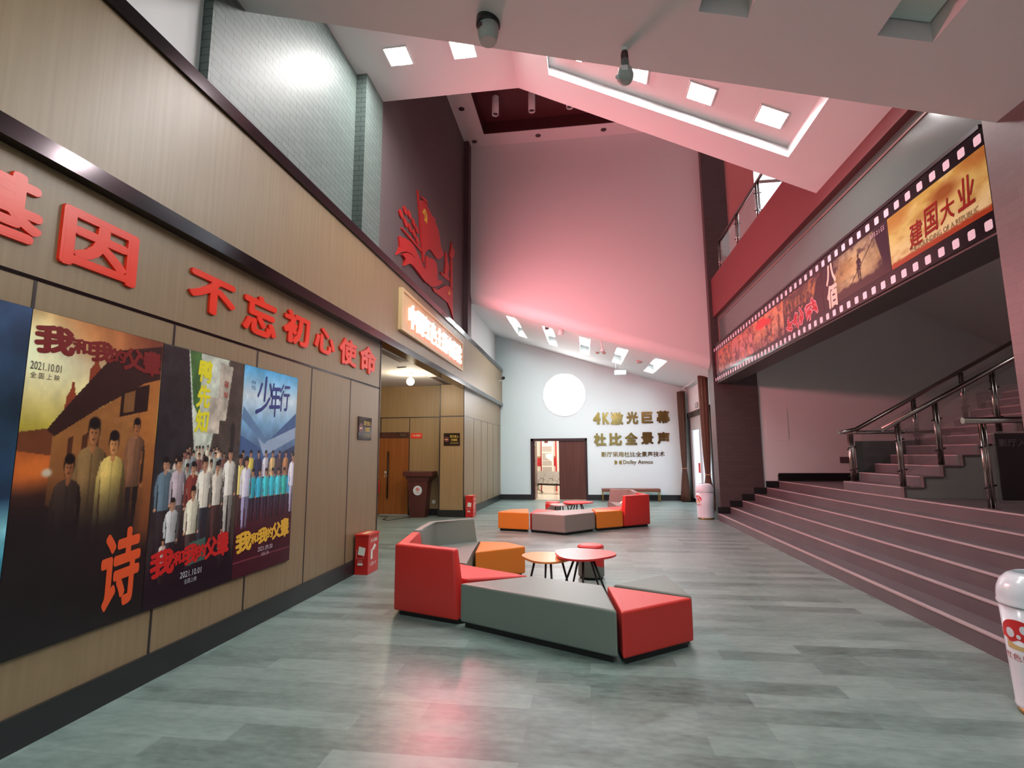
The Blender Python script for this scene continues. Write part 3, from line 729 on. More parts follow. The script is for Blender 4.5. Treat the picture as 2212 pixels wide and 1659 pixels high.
mur('figure_group', [(10.49, 5.46), (10.8, 5.51), (10.88, 5.8), (10.88, 6.05), (10.95, 6.1), (11.05, 5.93), (11.19, 5.8), (11.1, 5.58), (11.3, 5.52), (10.93, 5.45), (10.55, 5.42)], M_RED_MURAL)
mur('wheat_stem', [(8.07, 5.38), (8.68, 5.41), (9.18, 5.42), (9.11, 5.37), (8.59, 5.36), (8.07, 5.355)], M_RED_MURAL)
for y, z in ((8.24, 5.76), (8.04, 5.6), (8.46, 5.79), (8.27, 5.55), (8.7, 5.74), (8.5, 5.56), (8.88, 5.70), (8.72, 5.55), (8.93, 5.5)):
    mur('leaf', [(y-0.11, z), (y-0.05, z+0.07), (y+0.04, z+0.06), (y+0.11, z-0.02), (y+0.03, z-0.07), (y-0.06, z-0.05)], M_RED_MURAL, 0.025)

# ================================================================== POSTERS
PZ, PH = 0.49, 1.888
def poster(y0, y1, label):
    t = thing('film_poster', label, 'poster', (-3.06, (y0+y1)/2, PZ), 'film posters on the wood wall')
    obj('board', B().box(-3.0595, -3.038, y0+0.002, y1-0.002, PZ, PZ+PH), M_BLACK, t)
    return t, Pic(y1-y0-0.004, PH-0.004, 0.0062)
def ptext(t, name, s, y, z, w, h, c, bold=0.02, rot=0.0, shear=0.0):
    return lettering(name, s, 'L', (-3.0365, y, z), w, h, mat('ink_%d_%d_%d' % c, c, 0.35), t, 0.0022, bold, rot, shear)
def title(t, name, y0, y1, z0, z1, rise, c):
    """the five-character brush title, characters of unequal size stepping upwards"""
    w = y1-y0; spec = (('我', 0.0, 0.27, 1.0, -0.1), ('和', 0.25, 0.14, 0.55, -0.05), ('我', 0.38, 0.18, 0.8, 0.0), ('的', 0.54, 0.13, 0.55, 0.05), ('父', 0.65, 0.18, 0.9, 0.1), ('辈', 0.82, 0.18, 1.05, 0.15))
    for ch, a, b_, hh, r in spec:
        h = (z1-z0)*hh
        ptext(t, name, ch, y0+(a+b_/2)*w, (z0+z1)/2+rise*(a+b_/2-0.5), b_*w, h, c, 0.05, 0.06)
# 0: dark blue, cut by the frame
t, p = poster(1.513, 2.438, 'dark blue poster cut off at the edge of the frame')
p.vgrad([(0, (24, 40, 60)), (0.28, (60, 130, 150)), (0.36, (120, 180, 190)), (0.45, (30, 52, 76)), (0.7, (38, 62, 84)), (1, (40, 62, 92))]); p.mottle(0.5, 5, 9)
p.mesh('printed_picture', 'L', (-3.038, 1.515, PZ+0.002), M_PRINT, t, 0.001)
# 1: sunset and brick house
t, p = poster(2.438, 3.362, 'sunset poster with a long brick house and a family of four')
p.vgrad([(0, (30, 26, 28)), (0.36, (34, 28, 30)), (0.45, (70, 40, 34)), (0.53, (176, 84, 40)), (0.60, (120, 62, 36)), (0.645, (186, 166, 66)), (0.72, (206, 178, 88)), (0.80, (232, 206, 130)), (0.88, (246, 236, 178)), (0.95, (232, 196, 120)), (1, (206, 150, 84))])
p.ell(0.12, 0.86, 0.42, 0.13, (248, 244, 206), 1.2, 0.7); p.ell(0.80, 1.0, 0.42, 0.17, (112, 52, 40), 1.3, 0.9); p.ell(0.5, 0.97, 0.25, 0.07, (206, 130, 76), 1.2, 0.7); p.ell(0.10, 0.53, 0.14, 0.05, (226, 116, 50), 1.4, 0.9)
p.mottle(0.14, 7, 9)
p.poly([(0, 0.635), (0.12, 0.645), (0.30, 0.66), (0.3, 0.56), (0, 0.58)], (108, 58, 36))
for x, a, b_ in ((0.45, 0.90, 0.05), (0.30, 0.80, 0.045)): p.poly([(x-b_, 0.64), (x+b_, 0.64), (x+b_*0.9, a-0.05), (x+b_*0.35, a-0.03), (x+b_*0.2, a), (x-b_*0.2, a), (x-b_*0.35, a-0.03), (x-b_*0.9, a-0.05)], (140, 60, 36))
WALL = [(0.2, 0.63), (1, 0.88), (1, 0.20), (0.85, 0.24), (0.2, 0.42)]
p.poly(WALL, (150, 96, 52))
rw = np.floor(p.Y*62-p.X*14*(p.Y-0.45)); bw = ((rw+np.floor(p.X*8+0.5*(rw % 2))) % 2)
p.put(p.inside(WALL)*bw*0.20*np.clip(p.X*1.6-0.5, 0, 1), (212, 146, 84))
p.put(p.inside([(0.84, 0.84), (1, 0.88), (1, 0.20), (0.84, 0.26)])*0.5, (190, 112, 52))
p.put(p.inside(WALL)*np.clip((0.62-p.Y)/0.35, 0, 1)*0.75, (84, 42, 30))
p.poly([(0.16, 0.645), (0.30, 0.74), (0.60, 0.93), (1.0, 0.985), (1.0, 0.855), (0.85, 0.83), (0.5, 0.725), (0.21, 0.625)], (52, 30, 28))
p.poly([(0.66, 0.70), (0.90, 0.73), (0.90, 0.83), (0.66, 0.79)], (44, 26, 24)); p.poly([(0.69, 0.715), (0.78, 0.725), (0.78, 0.80), (0.69, 0.785)], (126, 84, 50))
for x in (0.30, 0.40, 0.48): p.poly([(x, 0.50), (x+0.04, 0.51), (x+0.04, 0.63+0.12*(x-0.3)), (x, 0.62+0.12*(x-0.3))], (80, 44, 28))
p.person(0.48, 0.09, 0.60, (120, 92, 58), (40, 32, 32), (180, 116, 72), build=0.82, legfrac=0.36)
p.person(0.82, 0.30, 0.40, (120, 82, 60), (48, 36, 34), (180, 112, 72), build=0.85, legfrac=0.4)
p.person(0.64, 0.10, 0.55, (190, 162, 92), (60, 44, 40), (206, 140, 86), build=0.80, legfrac=0.36)
p.person(0.33, 0.07, 0.50, (64, 48, 40), (36, 30, 32), (166, 102, 64), build=0.80, legfrac=0.4)
p.ell(0.19, 0.515, 0.03, 0.012, (196, 180, 160), 0.8)
dk = np.clip((0.50-p.Y)/0.17, 0, 1)*np.clip((0.93-p.X)/0.12, 0.0, 1); p.put(dk*0.97, (30, 26, 28)); p.put(np.clip((0.30-p.Y)/0.08, 0, 1), (30, 26, 28))
p.mottle(0.10, 10, 16)
p.mesh('printed_picture', 'L', (-3.038, 2.44, PZ+0.002), M_PRINT, t, 0.001)
title(t, 'title_lettering', 2.46, 3.35, 2.13, 2.30, -0.03, (120, 26, 24))
ptext(t, 'date_lettering', '2021.10.01', 2.545, 2.062, 0.175, 0.045, (70, 56, 50), 0.0)
ptext(t, 'release_lettering', '全 国 上 映', 2.545, 2.008, 0.165, 0.036, (70, 56, 50), 0.0)
ptext(t, 'large_character', '诗', 3.17, 0.83, 0.30, 0.50, (222, 84, 42), 0.03, 0.12, 0.2)
# 2: alley crowd
t, p = poster(3.362, 4.287, 'dark alley poster with a crowd of people and a yellow title')
p.vgrad([(0, (30, 24, 34)), (0.2, (36, 28, 36)), (0.45, (70, 62, 56)), (0.6, (120, 116, 100)), (0.8, (96, 94, 86)), (1, (90, 94, 84))])
p.poly([(0.42, 0.56), (0.58, 0.56), (0.78, 1), (0.26, 1)], (196, 204, 190)); p.poly([(0.28, 1), (0.42, 1), (0.44, 0.72), (0.36, 0.78)], (70, 110, 60)); 
p.poly([(0, 0), (0, 1), (0.27, 1), (0.40, 0.60), (0.30, 0.42), (0.10, 0.4)], (44, 40, 44)); p.poly([(1, 0), (1, 1), (0.80, 1), (0.60, 0.58), (0.72, 0.44), (0.9, 0.4)], (72, 62, 56))
p.poly([(0.66, 0.98), (0.84, 0.97), (0.78, 0.72), (0.66, 0.72)], (178, 170, 156)); p.poly([(0.56, 0.82), (0.70, 0.82), (0.70, 0.66), (0.54, 0.66)], (190, 180, 166))
for k in range(7): p.poly([(0.86, 0.60+k*0.0), (0.92, 0.60), (0.92, 0.70), (0.89, 0.72), (0.86, 0.70)], (40, 34, 36))
p.mottle(0.28, 12, 22)
rg = random.Random(3)
for row, (ft, ht, n, a, c) in enumerate(((0.46, 0.13, 13, 0.30, 0.72), (0.40, 0.17, 10, 0.22, 0.80), (0.32, 0.22, 8, 0.14, 0.84))):
    for k in range(n):
        sh = rg.choice([(196, 190, 172), (170, 160, 150), (120, 130, 136), (200, 176, 150), (110, 70, 66), (150, 156, 150)])
        p.person(a+(c-a)*k/(n-1)+rg.uniform(-0.01, 0.01), ft+rg.uniform(-0.01, 0.02), ht, sh, (60, 54, 56), (196, 150, 120))
for x, ft, ht, sh, lg in ((0.12, 0.20, 0.36, (90, 110, 124), (50, 46, 52)), (0.26, 0.22, 0.34, (166, 152, 160), (120, 108, 112)), (0.88, 0.22, 0.38, (210, 206, 196), (190, 188, 180)), (0.72, 0.2, 0.34, (196, 190, 178), (84, 52, 50)), (0.42, 0.2, 0.34, (120, 52, 46), (90, 40, 40)), (0.56, 0.18, 0.38, (216, 210, 196), (52, 60, 76)), (0.22, 0.10, 0.30, (180, 182, 184), (60, 54, 60)), (0.44, 0.10, 0.34, (206, 200, 180), (70, 62, 60))):
    p.person(x, ft, ht, sh, lg, (204, 150, 118))
p.put(np.clip((0.17-p.Y)/0.10, 0, 1), (30, 22, 32))
p.poly([(0.42, 0.12), (0.64, 0.13), (0.62, 0.22), (0.43, 0.21)], (64, 96, 88)); p.ell(0.53, 0.165, 0.045, 0.03, (34, 52, 48))
for x in (0.15, 0.82): p.person(x, 0.08, 0.17, (186, 176, 170), (60, 50, 54))
p.mottle(0.10, 20, 30)
p.mesh('printed_picture', 'L', (-3.038, 3.364, PZ+0.002), M_PRINT, t, 0.001)
for ch, z in (('鸭', 2.235), ('先', 2.03), ('知', 1.83)): ptext(t, 'yellow_title', ch, 3.80, z, 0.155, 0.19, (232, 222, 40), 0.04, 0.0, 0.1)
ptext(t, 'banner_lettering', '导演', 4.06, 2.16, 0.05, 0.06, (190, 60, 50), 0.01); ptext(t, 'banner_lettering', '作品', 4.06, 2.07, 0.05, 0.05, (190, 60, 50), 0.01)
title(t, 'title_lettering', 3.40, 4.22, 0.71, 0.90, 0.04, (196, 36, 34))
ptext(t, 'date_lettering', '2021.10.01', 3.80, 0.662, 0.22, 0.045, (190, 196, 206), 0.0)
ptext(t, 'release_lettering', '全国上映', 3.80, 0.607, 0.13, 0.036, (170, 176, 186), 0.0)
# 3: blue sky, rows of people
t, p = poster(4.287, 5.182, 'blue sky poster with two rows of people in turquoise shirts')
p.vgrad([(0, (58, 20, 34)), (0.25, (66, 24, 38)), (0.30, (74, 40, 60)), (0.42, (60, 76, 108)), (0.60, (84, 110, 148)), (0.72, (120, 168, 206)), (0.86, (206, 226, 238)), (0.95, (120, 186, 226)), (1, (70, 160, 214))])
p.mottle(0.18, 6, 8)
p.poly([(0, 0.58), (0, 0.66), (0.35, 0.60), (1, 0.80), (1, 0.72), (0.4, 0.54)], (64, 92, 140)); p.poly([(0.25, 0.68), (0.4, 0.63), (1, 0.72), (1, 0.66), (0.4, 0.56)], (150, 172, 200)); p.poly([(0.02, 0.80), (0.45, 0.64), (0.40, 0.62), (0, 0.74)], (96, 130, 170))
p.poly([(0, 0.40), (0, 0.56), (0.4, 0.53), (1, 0.62), (1, 0.4)], (44, 56, 92))
for k in range(8): p.person(0.06+0.128*k, 0.36, 0.23, ((60, 52, 60), (216, 196, 90), (46, 50, 80), (190, 190, 200), (206, 176, 120), (80, 60, 60), (170, 120, 80), (50, 46, 60))[k], (56, 50, 66), (206, 150, 116))
for k in range(7): p.person(0.24+0.115*k, 0.25, 0.25, ((40, 170, 190), (50, 160, 190), (60, 190, 200), (50, 176, 196), (70, 190, 206), (50, 180, 170), (40, 150, 190))[k], (40, 36, 52), (206, 146, 110))
p.person(0.03, 0.24, 0.33, (216, 200, 120), (90, 60, 50)); p.person(0.13, 0.22, 0.34, (206, 206, 226), (170, 166, 206)); p.person(0.98, 0.26, 0.32, (206, 206, 230), (190, 190, 220))
p.put(np.clip((0.235-p.Y)/0.02, 0, 1), (66, 22, 36)); p.put(((p.Y < 0.075) & (p.Y > 0.068)).astype(float)*0.6, (150, 70, 80))
p.mottle(0.06, 14, 26)
p.mesh('printed_picture', 'L', (-3.038, 4.289, PZ+0.002), M_PRINT, t, 0.001)
for ch, y, z, w, h in (('少', 4.60, 2.13, 0.28, 0.36), ('年', 4.78, 2.10, 0.20, 0.34), ('行', 4.95, 2.14, 0.20, 0.28)): ptext(t, 'blue_title', ch, y, z, w, h, (40, 56, 128), 0.015, 0.1, 0.25)
ptext(t, 'small_lettering', '导演', 4.43, 2.23, 0.06, 0.03, (40, 80, 140), 0.0); ptext(t, 'small_lettering', '作品', 4.43, 2.18, 0.06, 0.04, (40, 80, 140), 0.0)
title(t, 'title_lettering', 4.31, 5.14, 0.72, 0.90, 0.05, (226, 176, 58))
ptext(t, 'date_lettering', '2021.09.30', 4.75, 0.687, 0.23, 0.04, (206, 190, 200), 0.0)
ptext(t, 'release_lettering', '全国上映', 4.75, 0.634, 0.12, 0.032, (190, 170, 180), 0.0)

# ================================================================== FILM STRIP on the beam
FX, FZ0, FZ1 = 3.2, 3.235, 4.085
t = thing('film_strip_banner', 'long glossy film strip banner with white perforations on the right beam', 'banner', (FX, 8.6, FZ0))
obj('strip', B().box(3.168, 3.199, 4.275, 12.97, FZ0, FZ1), M_FILM, t)
for z in (4.013, 3.298):
    y = 4.34
    while y < 12.95:
        hw, hh, r = 0.041, 0.040, 0.016
        pts = []
        for cx, cz, a0 in ((hw-r, hh-r, 0), (-hw+r, hh-r, 90), (-hw+r, -hh+r, 180), (hw-r, -hh+r, 270)):
            for k in range(4): a = math.radians(a0+30*k); pts.append((3.1665, y+cx+r*math.cos(a), z+cz+r*math.sin(a)))
        b = B(); b.slab(pts, (0.001, 0, 0)); obj('perforation', b, M_FILMWHITE, t); y += 0.183
F0, F1 = 3.395, 3.94
def frame(y0, y1, name, res=0.009):
    return Pic(y1-y0, F1-F0, res)
def fput(p, y1, name): return p.mesh(name, 'R', (3.168, y1, F0), M_PRINTG, t, 0.0012)
def ftext(name, s, y, z, w, h, c, bold=0.02, rot=0.0, shear=0.0):
    return lettering(name, s, 'R', (3.1665, y, z), w, h, mat('ink_%d_%d_%d' % c, c, 0.2), t, 0.002, bold, rot, shear)
# nearest: golden parchment
p = frame(4.28, 5.62, 'gold')
p.vgrad([(0, (150, 84, 44)), (0.08, (156, 92, 50)), (0.12, (216, 206, 156)), (0.5, (206, 190, 116)), (1, (190, 164, 80))])
n = p.noise(5, 5, 4); p.put(np.clip((n-0.52)*5, 0, 1)*0.55, (164, 120, 54)); p.put(np.clip((0.42-n)*6, 0, 1)*0.5, (228, 218, 160))
p.ell(0.63, 0.74, 0.13, 0.14, (140, 78, 34), 0.9, 0.9); p.ell(0.42, 0.60, 0.12, 0.10, (156, 108, 50), 0.9, 0.6); p.ell(0.10, 0.86, 0.16, 0.14, (164, 102, 42), 0.9, 0.6); p.ell(0.95, 0.95, 0.16, 0.16, (160, 98, 44), 0.9, 0.7)
p.put(np.clip((0.08+0.06*p.noise(30, 2, 2)-p.Y)*30, 0, 1), (158, 66, 36))
fput(p, 5.62, 'golden_frame')
for ch, y, z, w, h in (('建', 5.20, 3.60, 0.22, 0.24), ('国', 4.97, 3.64, 0.22, 0.26), ('大', 4.76, 3.63, 0.20, 0.20), ('业', 4.53, 3.67, 0.22, 0.26)): ftext('brush_title', ch, y, z, w, h, (140, 36, 28), 0.02, 0.05, 0.2)
ftext('english_line', 'THE FOUNDING OF A REPUBLIC', 4.86, 3.475, 0.90, 0.045, (112, 84, 52), 0.0)
# second: dark battlefield, lone figure with a pole
p = frame(5.63, 7.15, 'dark')
p.vgrad([(0, (50, 26, 34)), (0.25, (74, 52, 40)), (0.5, (104, 80, 52)), (0.8, (70, 50, 52)), (1, (44, 30, 44))])
p.ell(0.56, 0.55, 0.32, 0.62, (190, 172, 126), 1.6, 0.95); p.ell(0.40, 0.62, 0.18, 0.2, (150, 112, 66), 0.9, 0.6); n = p.noise(7, 4, 4); p.put(np.clip((n-0.55)*6, 0, 1)*0.7, (42, 28, 38))
p.poly([(0.82, 1), (1, 1), (1, 0), (0.92, 0.2)], (44, 28, 42)); p.poly([(0.0, 0), (0.0, 1), (0.22, 1), (0.18, 0)], (52, 28, 36))
p.put(np.clip((0.16+0.14*p.noise(16, 2, 3)-p.Y)*20, 0, 1)*0.85, (54, 34, 34))
p.person(0.60, 0.14, 0.62, (38, 24, 34), (34, 22, 30), (44, 28, 34), (36, 24, 32), 1.25)
p.poly([(0.40, 0.10), (0.41, 0.09), (0.84, 0.86), (0.83, 0.87)], (40, 26, 34))
p.poly([(0.46, 0.74), (0.50, 0.78), (0.54, 0.75), (0.50, 0.755)], (50, 34, 38))
p.mottle(0.2, 20, 10); fput(p, 7.15, 'battlefield_frame')
ftext('white_title', '八', 6.91, 3.81, 0.27, 0.27, (216, 192, 178), 0.05); ftext('white_title', '佰', 6.91, 3.52, 0.28, 0.30, (216, 192, 178), 0.05)
ftext('date_lettering', '8月21日', 5.82, 3.885, 0.28, 0.055, (190, 160, 166), 0.01)
# third: crowd of soldiers with red brush title
def scuffle(y0, y1, name, cols, seed, people):
    p = frame(y0, y1, name); p.rng = np.random.default_rng(seed)
    p.vgrad(cols); n = p.noise(9, 5, 4); p.put(np.clip((n-0.5)*6, 0, 1)*0.6, (60, 30, 32)); n = p.noise(12, 6, 3); p.put(np.clip((n-0.6)*8, 0, 1)*0.6, (206, 130, 80))
    rr = random.Random(seed)
    for x, f_, h_ in people: p.person(x, f_, h_, rr.choice([(86, 52, 44), (116, 74, 56), (60, 40, 44), (140, 90, 66)]), (58, 36, 38), (190, 126, 92), build=1.1)
    p.mottle(0.25, 18, 9); return p
p = scuffle(7.16, 8.53, 'c', [(0, (60, 34, 44)), (0.4, (76, 46, 46)), (0.7, (116, 82, 58)), (1, (84, 52, 50))], 5, [(0.1+0.09*k, 0.35, 0.5) for k in range(7)])
p.poly([(0.74, 0), (1, 0), (1, 1), (0.86, 0.8)], (48, 20, 30)); fput(p, 8.53, 'red_title_frame')
rr = random.Random(8)
for nm, mm, gr, dx in (('title_outline', mat('ink_pink_outline', (206, 140, 150), 0.25), 0.016, 0.0), ('red_brush_title', mat('ink_red_brush', (170, 34, 42), 0.25), 0.0, -0.0008)):
    rr = random.Random(8); b = B()      # brush strokes of the unreadable red title, rising to the right
    for k in range(5):
        cy0, cz0 = 8.34-k*0.225, 3.475+0.018*k
        for j in range(6):
            a, ln, wd = rr.choice((0.0, 0.15, 1.3, 1.6, 0.9, 2.3)), rr.uniform(0.06, 0.10)+gr, rr.uniform(0.014, 0.024)+gr
            py, pz = cy0+rr.uniform(-0.07, 0.07), cz0+rr.uniform(-0.06, 0.07); c, s_ = math.cos(a), math.sin(a)
            b.slab([(3.1662+dx-0.00006*j-0.000005*k, py+c*u-s_*v, pz+s_*u+c*v) for u, v in ((-ln, -wd*0.5), (ln*0.9, -wd), (ln, wd*0.7), (-ln*0.8, wd))], (0.0003, 0, 0))
    obj(nm, b, mm, t)
p = scuffle(8.54, 10.06, 'd', [(0, (110, 84, 84)), (0.4, (180, 134, 104)), (0.8, (190, 130, 98)), (1, (206, 120, 84))], 11, [(0.30, 0.05, 0.55), (0.48, 0.08, 0.5), (0.62, 0.12, 0.7), (0.86, 0.05, 0.8)])
p.ell(0.32, 0.78, 0.2, 0.15, (206, 40, 44), 0.5, 0.9); p.ell(0.55, 0.7, 0.1, 0.1, (200, 44, 44), 0.5, 0.8); fput(p, 10.06, 'orange_frame')
p = scuffle(10.07, 11.48, 'e', [(0, (150, 116, 120)), (0.5, (186, 126, 122)), (1, (176, 100, 82))], 17, [(0.36, 0.25, 0.65), (0.20, 0.3, 0.4), (0.7, 0.2, 0.4)])
fput(p, 11.48, 'pink_frame')
p = scuffle(11.49, 12.62, 'f', [(0, (130, 100, 100)), (0.4, (166, 112, 86)), (1, (180, 90, 62))], 23, [(0.6, 0.2, 0.6), (0.25, 0.3, 0.4)])
fput(p, 12.62, 'far_frame')
p = frame(12.66, 12.93, 'g'); p.vgrad([(0, (70, 14, 20)), (1, (110, 20, 22))]); p.mottle(0.3, 3, 6); fput(p, 12.93, 'dark_red_end')

# ================================================================== STAIRS
t = thing('wide_staircase', 'wide flight of six mauve steps with pale nosings along the right side', 'staircase', (3.6, 8.6, 0))
t['kind'] = 'structure'
for i in range(1, 7):
    x = 3.05+0.276*(i-1); x1 = x+0.30 if i < 6 else 11.4
    obj('step', B().box(x, x1, 4.30, 12.99, 0.15*(i-1) if i > 1 else 0.001, 0.15*i), M_STEP, t)
    b = B(); b.box(x-0.006, x+0.042, 4.31, 12.96, 0.15*i-0.012, 0.15*i+0.004, 0.002); obj('nosing_strip', b, M_NOSE, t)
YN, YF, X0, TD = 8.2, 9.95, 4.46, 0.265
t = thing('upper_staircase', 'narrow mauve staircase with grey stringer rising from the landing', 'staircase', (5.0, 9.0, 0.9))
t['kind'] = 'structure'
for i in range(1, 13):
    x = X0+TD*(i-1); z = 0.9+0.15*i
    obj('step', B().box(x, x+TD+0.02, YN+0.05, YF, z-0.15+0.001, z, 0.004), M_STEP, t)
    b = B(); b.box(x-0.006, x+0.035, YN+0.06, YF-0.03, z-0.01, z+0.004); obj('nosing_strip', b, M_NOSE, t)
prof = [(X0+0.005, 0.901), (X0+0.005, 1.03)]
for i in range(2, 13):
    x = X0+TD*(i-1); z = 0.9+0.15*i
    prof += [(x-0.005, z-0.17), (x-0.005, z-0.02)]
prof += [(X0+TD*12, 0.9+0.15*12-0.02), (X0+TD*12, 0.901)]
b = B(); b.slab([(x, YN+0.045, z) for x, z in prof], (0, -0.06, 0)); obj('stringer', b, M_STRINGER, t)
b = B()
for i in range(1, 13):
    x = X0+TD*(i-1); z = 0.9+0.15*i
    b.box(x-0.012, x+0.02, YN-0.03, YN+0.05, z-0.15+0.001, z); b.box(x+0.02, x+TD-0.012, YN-0.025, YN+0.05, z-0.02, z+0.001)
obj('stringer_edge', b, mat('grey_edge', (92, 78, 78), 0.5), t)

def rail_thing(name, label, loc): return thing(name, label, 'handrail', loc)
def post(t, x, y, z0, z1):
    b = B(); b.tube([(x-0.022, y, z0), (x-0.022, y, z1)], 0.019, 10); b.tube([(x+0.022, y, z0), (x+0.022, y, z1)], 0.019, 10)
    b.box(x-0.06, x+0.06, y-0.05, y+0.05, z0, z0+0.012)
    o = obj('post', b, M_STEEL, t)
    for k in (0.25, 0.72):
        z = z0+(z1-z0)*k; obj('glass_clamp', B().tube([(x-0.07, y-0.015, z-0.015), (x+0.08, y+0.015, z+0.02)], 0.011, 8), M_BLACKLEG, o)
SL = 0.15/TD
t = rail_thing('near_handrail', 'steel stair handrail on the near side with its open round end', (4.6, YN, 1.05))
z = lambda x: 1.875+(x-4.29)*0.55
b = B(); b.tube([(4.28, YN+0.05, z(4.28)), (7.6, YN+0.05, z(7.6))], 0.034, 14); obj('rail', b, M_STEEL, t)
for i in (1, 3, 6, 9):
    x = X0+0.07+TD*(i-1); post(t, x, YN+0.12, 0.9+0.15*i, z(x)-0.03)
b = B(); b.slab([(4.62, YN+0.12, 1.25), (7.4, YN+0.12, 1.25+2.78*SL), (7.4, YN+0.12, z(7.4)-0.14), (4.62, YN+0.12, z(4.62)-0.14)], (0, 0.01, 0)); obj('glass_panel', b, M_GLASS, t)
t = rail_thing('far_handrail', 'steel stair handrail on the far side, joined to a level guard rail', (4.7, YF, 1.05))
z2 = lambda x: 1.947+(x-4.72)*0.56
YR = YF-0.06
b = B(); b.tube([(4.47, YR, 1.893), (4.72, YR, z2(4.72)), (7.6, YR, z2(7.6))], 0.034, 14); obj('rail', b, M_STEEL, t)
for i in (1, 5, 8):
    x = X0+0.16+TD*(i-1); post(t, x, YR, 0.9+0.15*i, z2(x)-0.03)
b = B(); b.slab([(4.8, YR, 1.25), (7.4, YR, 1.25+2.6*SL), (7.4, YR, z2(7.4)-0.14), (4.8, YR, z2(4.8)-0.14)], (0, 0.01, 0)); obj('glass_panel', b, M_GLASS, t)
t = rail_thing('level_guard_rail', 'level steel guard rail with a teal glass panel behind the stairs', (4.7, 10.1, 0.9))
b = B(); b.tube([(4.52, 10.1, 1.90), (7.0, 10.1, 1.90)], 0.032, 14); obj('rail', b, M_STEEL, t)
for x in (4.70, 5.85, 6.9): post(t, x, 10.1, 0.9, 1.88)
b = B(); b.box(4.78, 5.80, 10.095, 10.107, 0.98, 1.745); obj('glass_panel', b, M_TEAL, t)
t = rail_thing('landing_guard_rail', 'level steel guard rail at the near end of the landing', (4.57, 6.72, 0.9))
b = B(); b.tube([(4.36, 6.72, 1.905), (7.2, 6.72, 1.905)], 0.038, 14); obj('rail', b, M_STEEL, t)
for x in (4.57, 5.7, 6.9): post(t, x, 6.74, 0.9, 1.88)
b = B(); b.box(4.65, 5.64, 6.735, 6.745, 0.96, 1.78); obj('glass_panel', b, M_GLASS, t)
t = thing('black_sign_board', 'black board with faint grey lettering fixed to the landing rail, cut by the brick wall', 'sign', (5.2, 6.70, 1.0))
obj('board', B().box(4.665, 5.6, 6.70, 6.72, 1.0, 1.755, 0.004), M_BLACK, t)
lettering('board_lettering', '影厅入口', 'F', (4.875, 6.699, 1.645), 0.37, 0.085, mat('ink_faint_grey', (96, 90, 92), 0.5), t, 0.002, 0.02)
# wall pieces seen between the rails
tag(obj('wall_hatch', B().box(4.25, 4.74, 13.014, 13.019, 1.83, 2.56, 0.001), M_WHITE), 'flush access hatch in the wall behind the wide steps', 'hatch')
b = B(); b.box(5.80, 6.03, 12.995, 13.018, 1.31, 1.445, 0.004); tag(obj('switch_panel', b, mat('dark_grey_plastic', (92, 80, 82), 0.5)), 'dark grey switch panel low on the wall behind the handrail', 'switch panel')
tag(obj('dark_wall_box', B().box(8.78, 9.10, 12.9, 13.018, 2.5, 2.86, 0.01), mat('dark_grey_plastic', (92, 80, 82), 0.5)), 'dark grey box high on the wall above the narrow stairs', 'box')
# upper balcony railing
t = rail_thing('balcony_railing', 'steel balcony railing with glass above the red fascia', (3.28, 9, 5.8))
b = B(); b.tube([(3.28, 12.5, 6.53), (3.28, 4.6, 6.53)], 0.028, 12); obj('rail', b, M_STEEL, t)
b = B(); b.tube([(3.28, 9.62, 6.53), (4.9, 9.62, 6.53)], 0.028, 12); obj('cross_rail', b, M_STEEL, t)
for y in (12.35, 10.92, 9.62, 8.3): post(t, 3.28, y, 5.80, 6.51)
for y0, y1 in ((11.0, 12.28), (9.7, 10.84), (8.4, 9.55)): obj('glass_panel', B().box(3.275, 3.285, y0, y1, 5.88, 6.44), M_GLASS, t)

# ================================================================== SEATING
def offs(poly, t):
    """inner offset polyline of an open outer polyline (interior on the left of travel)"""
    out = []; n = len(poly); P = [np.array(p, float) for p in poly]
    nor = []
    for a, c in zip(P, P[1:]):
        d = (c-a)/np.linalg.norm(c-a); nor.append(np.array([-d[1], d[0]]))
    for i in range(n):
        if i == 0: out.append(P[0]+nor[0]*t)
        elif i == n-1: out.append(P[-1]+nor[-1]*t)
        else:
            m = nor[i-1]+nor[i]; m /= np.linalg.norm(m); out.append(P[i]+m*t/max(0.3, float(m@nor[i])))
    return [tuple(p) for p in out]
def shrink(poly, d):
    c = np.mean(np.array(poly), 0); return [tuple(np.array(p)+(c-np.array(p))/max(1e-6, np.linalg.norm(c-np.array(p)))*d) for p in poly]
def module(label, poly, m, back=None, seat_z=0.38, back_z=0.672, group='modular sofa pieces', tb=0.17, tt=0.105):
    c = np.mean(np.array(poly), 0)
    t = thing('sofa_module', label, 'sofa', (c[0], c[1], 0), group)
    seat = poly
    if back:
        lo = offs(back, tb); seat = list(lo)+poly
        hi = offs(back, tt)
        tap = lambda p, q, k=0.045: tuple(np.array(p)+(np.array(q)-np.array(p))/np.linalg.norm(np.array(q)-np.array(p))*k)
        tb_, hi = list(back), list(hi)
        tb_[0], hi[0] = tap(tb_[0], tb_[1]), tap(hi[0], hi[1], 0.06); tb_[-1], hi[-1] = tap(tb_[-1], tb_[-2]), tap(hi[-1], hi[-2], 0.06)
        b = B(); b.prism(list(back)+lo[::-1], 0.045, back_z, 0.022, 3, top=tb_+hi[::-1])
        for f in b.bm.faces: f.smooth = True
        obj('backrest', b, m, t)
    b = B(); b.prism(shrink(seat, 0.008), 0.045, seat_z, 0.018, 3); obj('seat', b, m, t)
    full = seat if not back else list(back)+poly
    b = B(); b.prism(shrink(full, 0.06), 0.0, 0.05); obj('plinth', b, M_BLACKLEG, t)
    return t
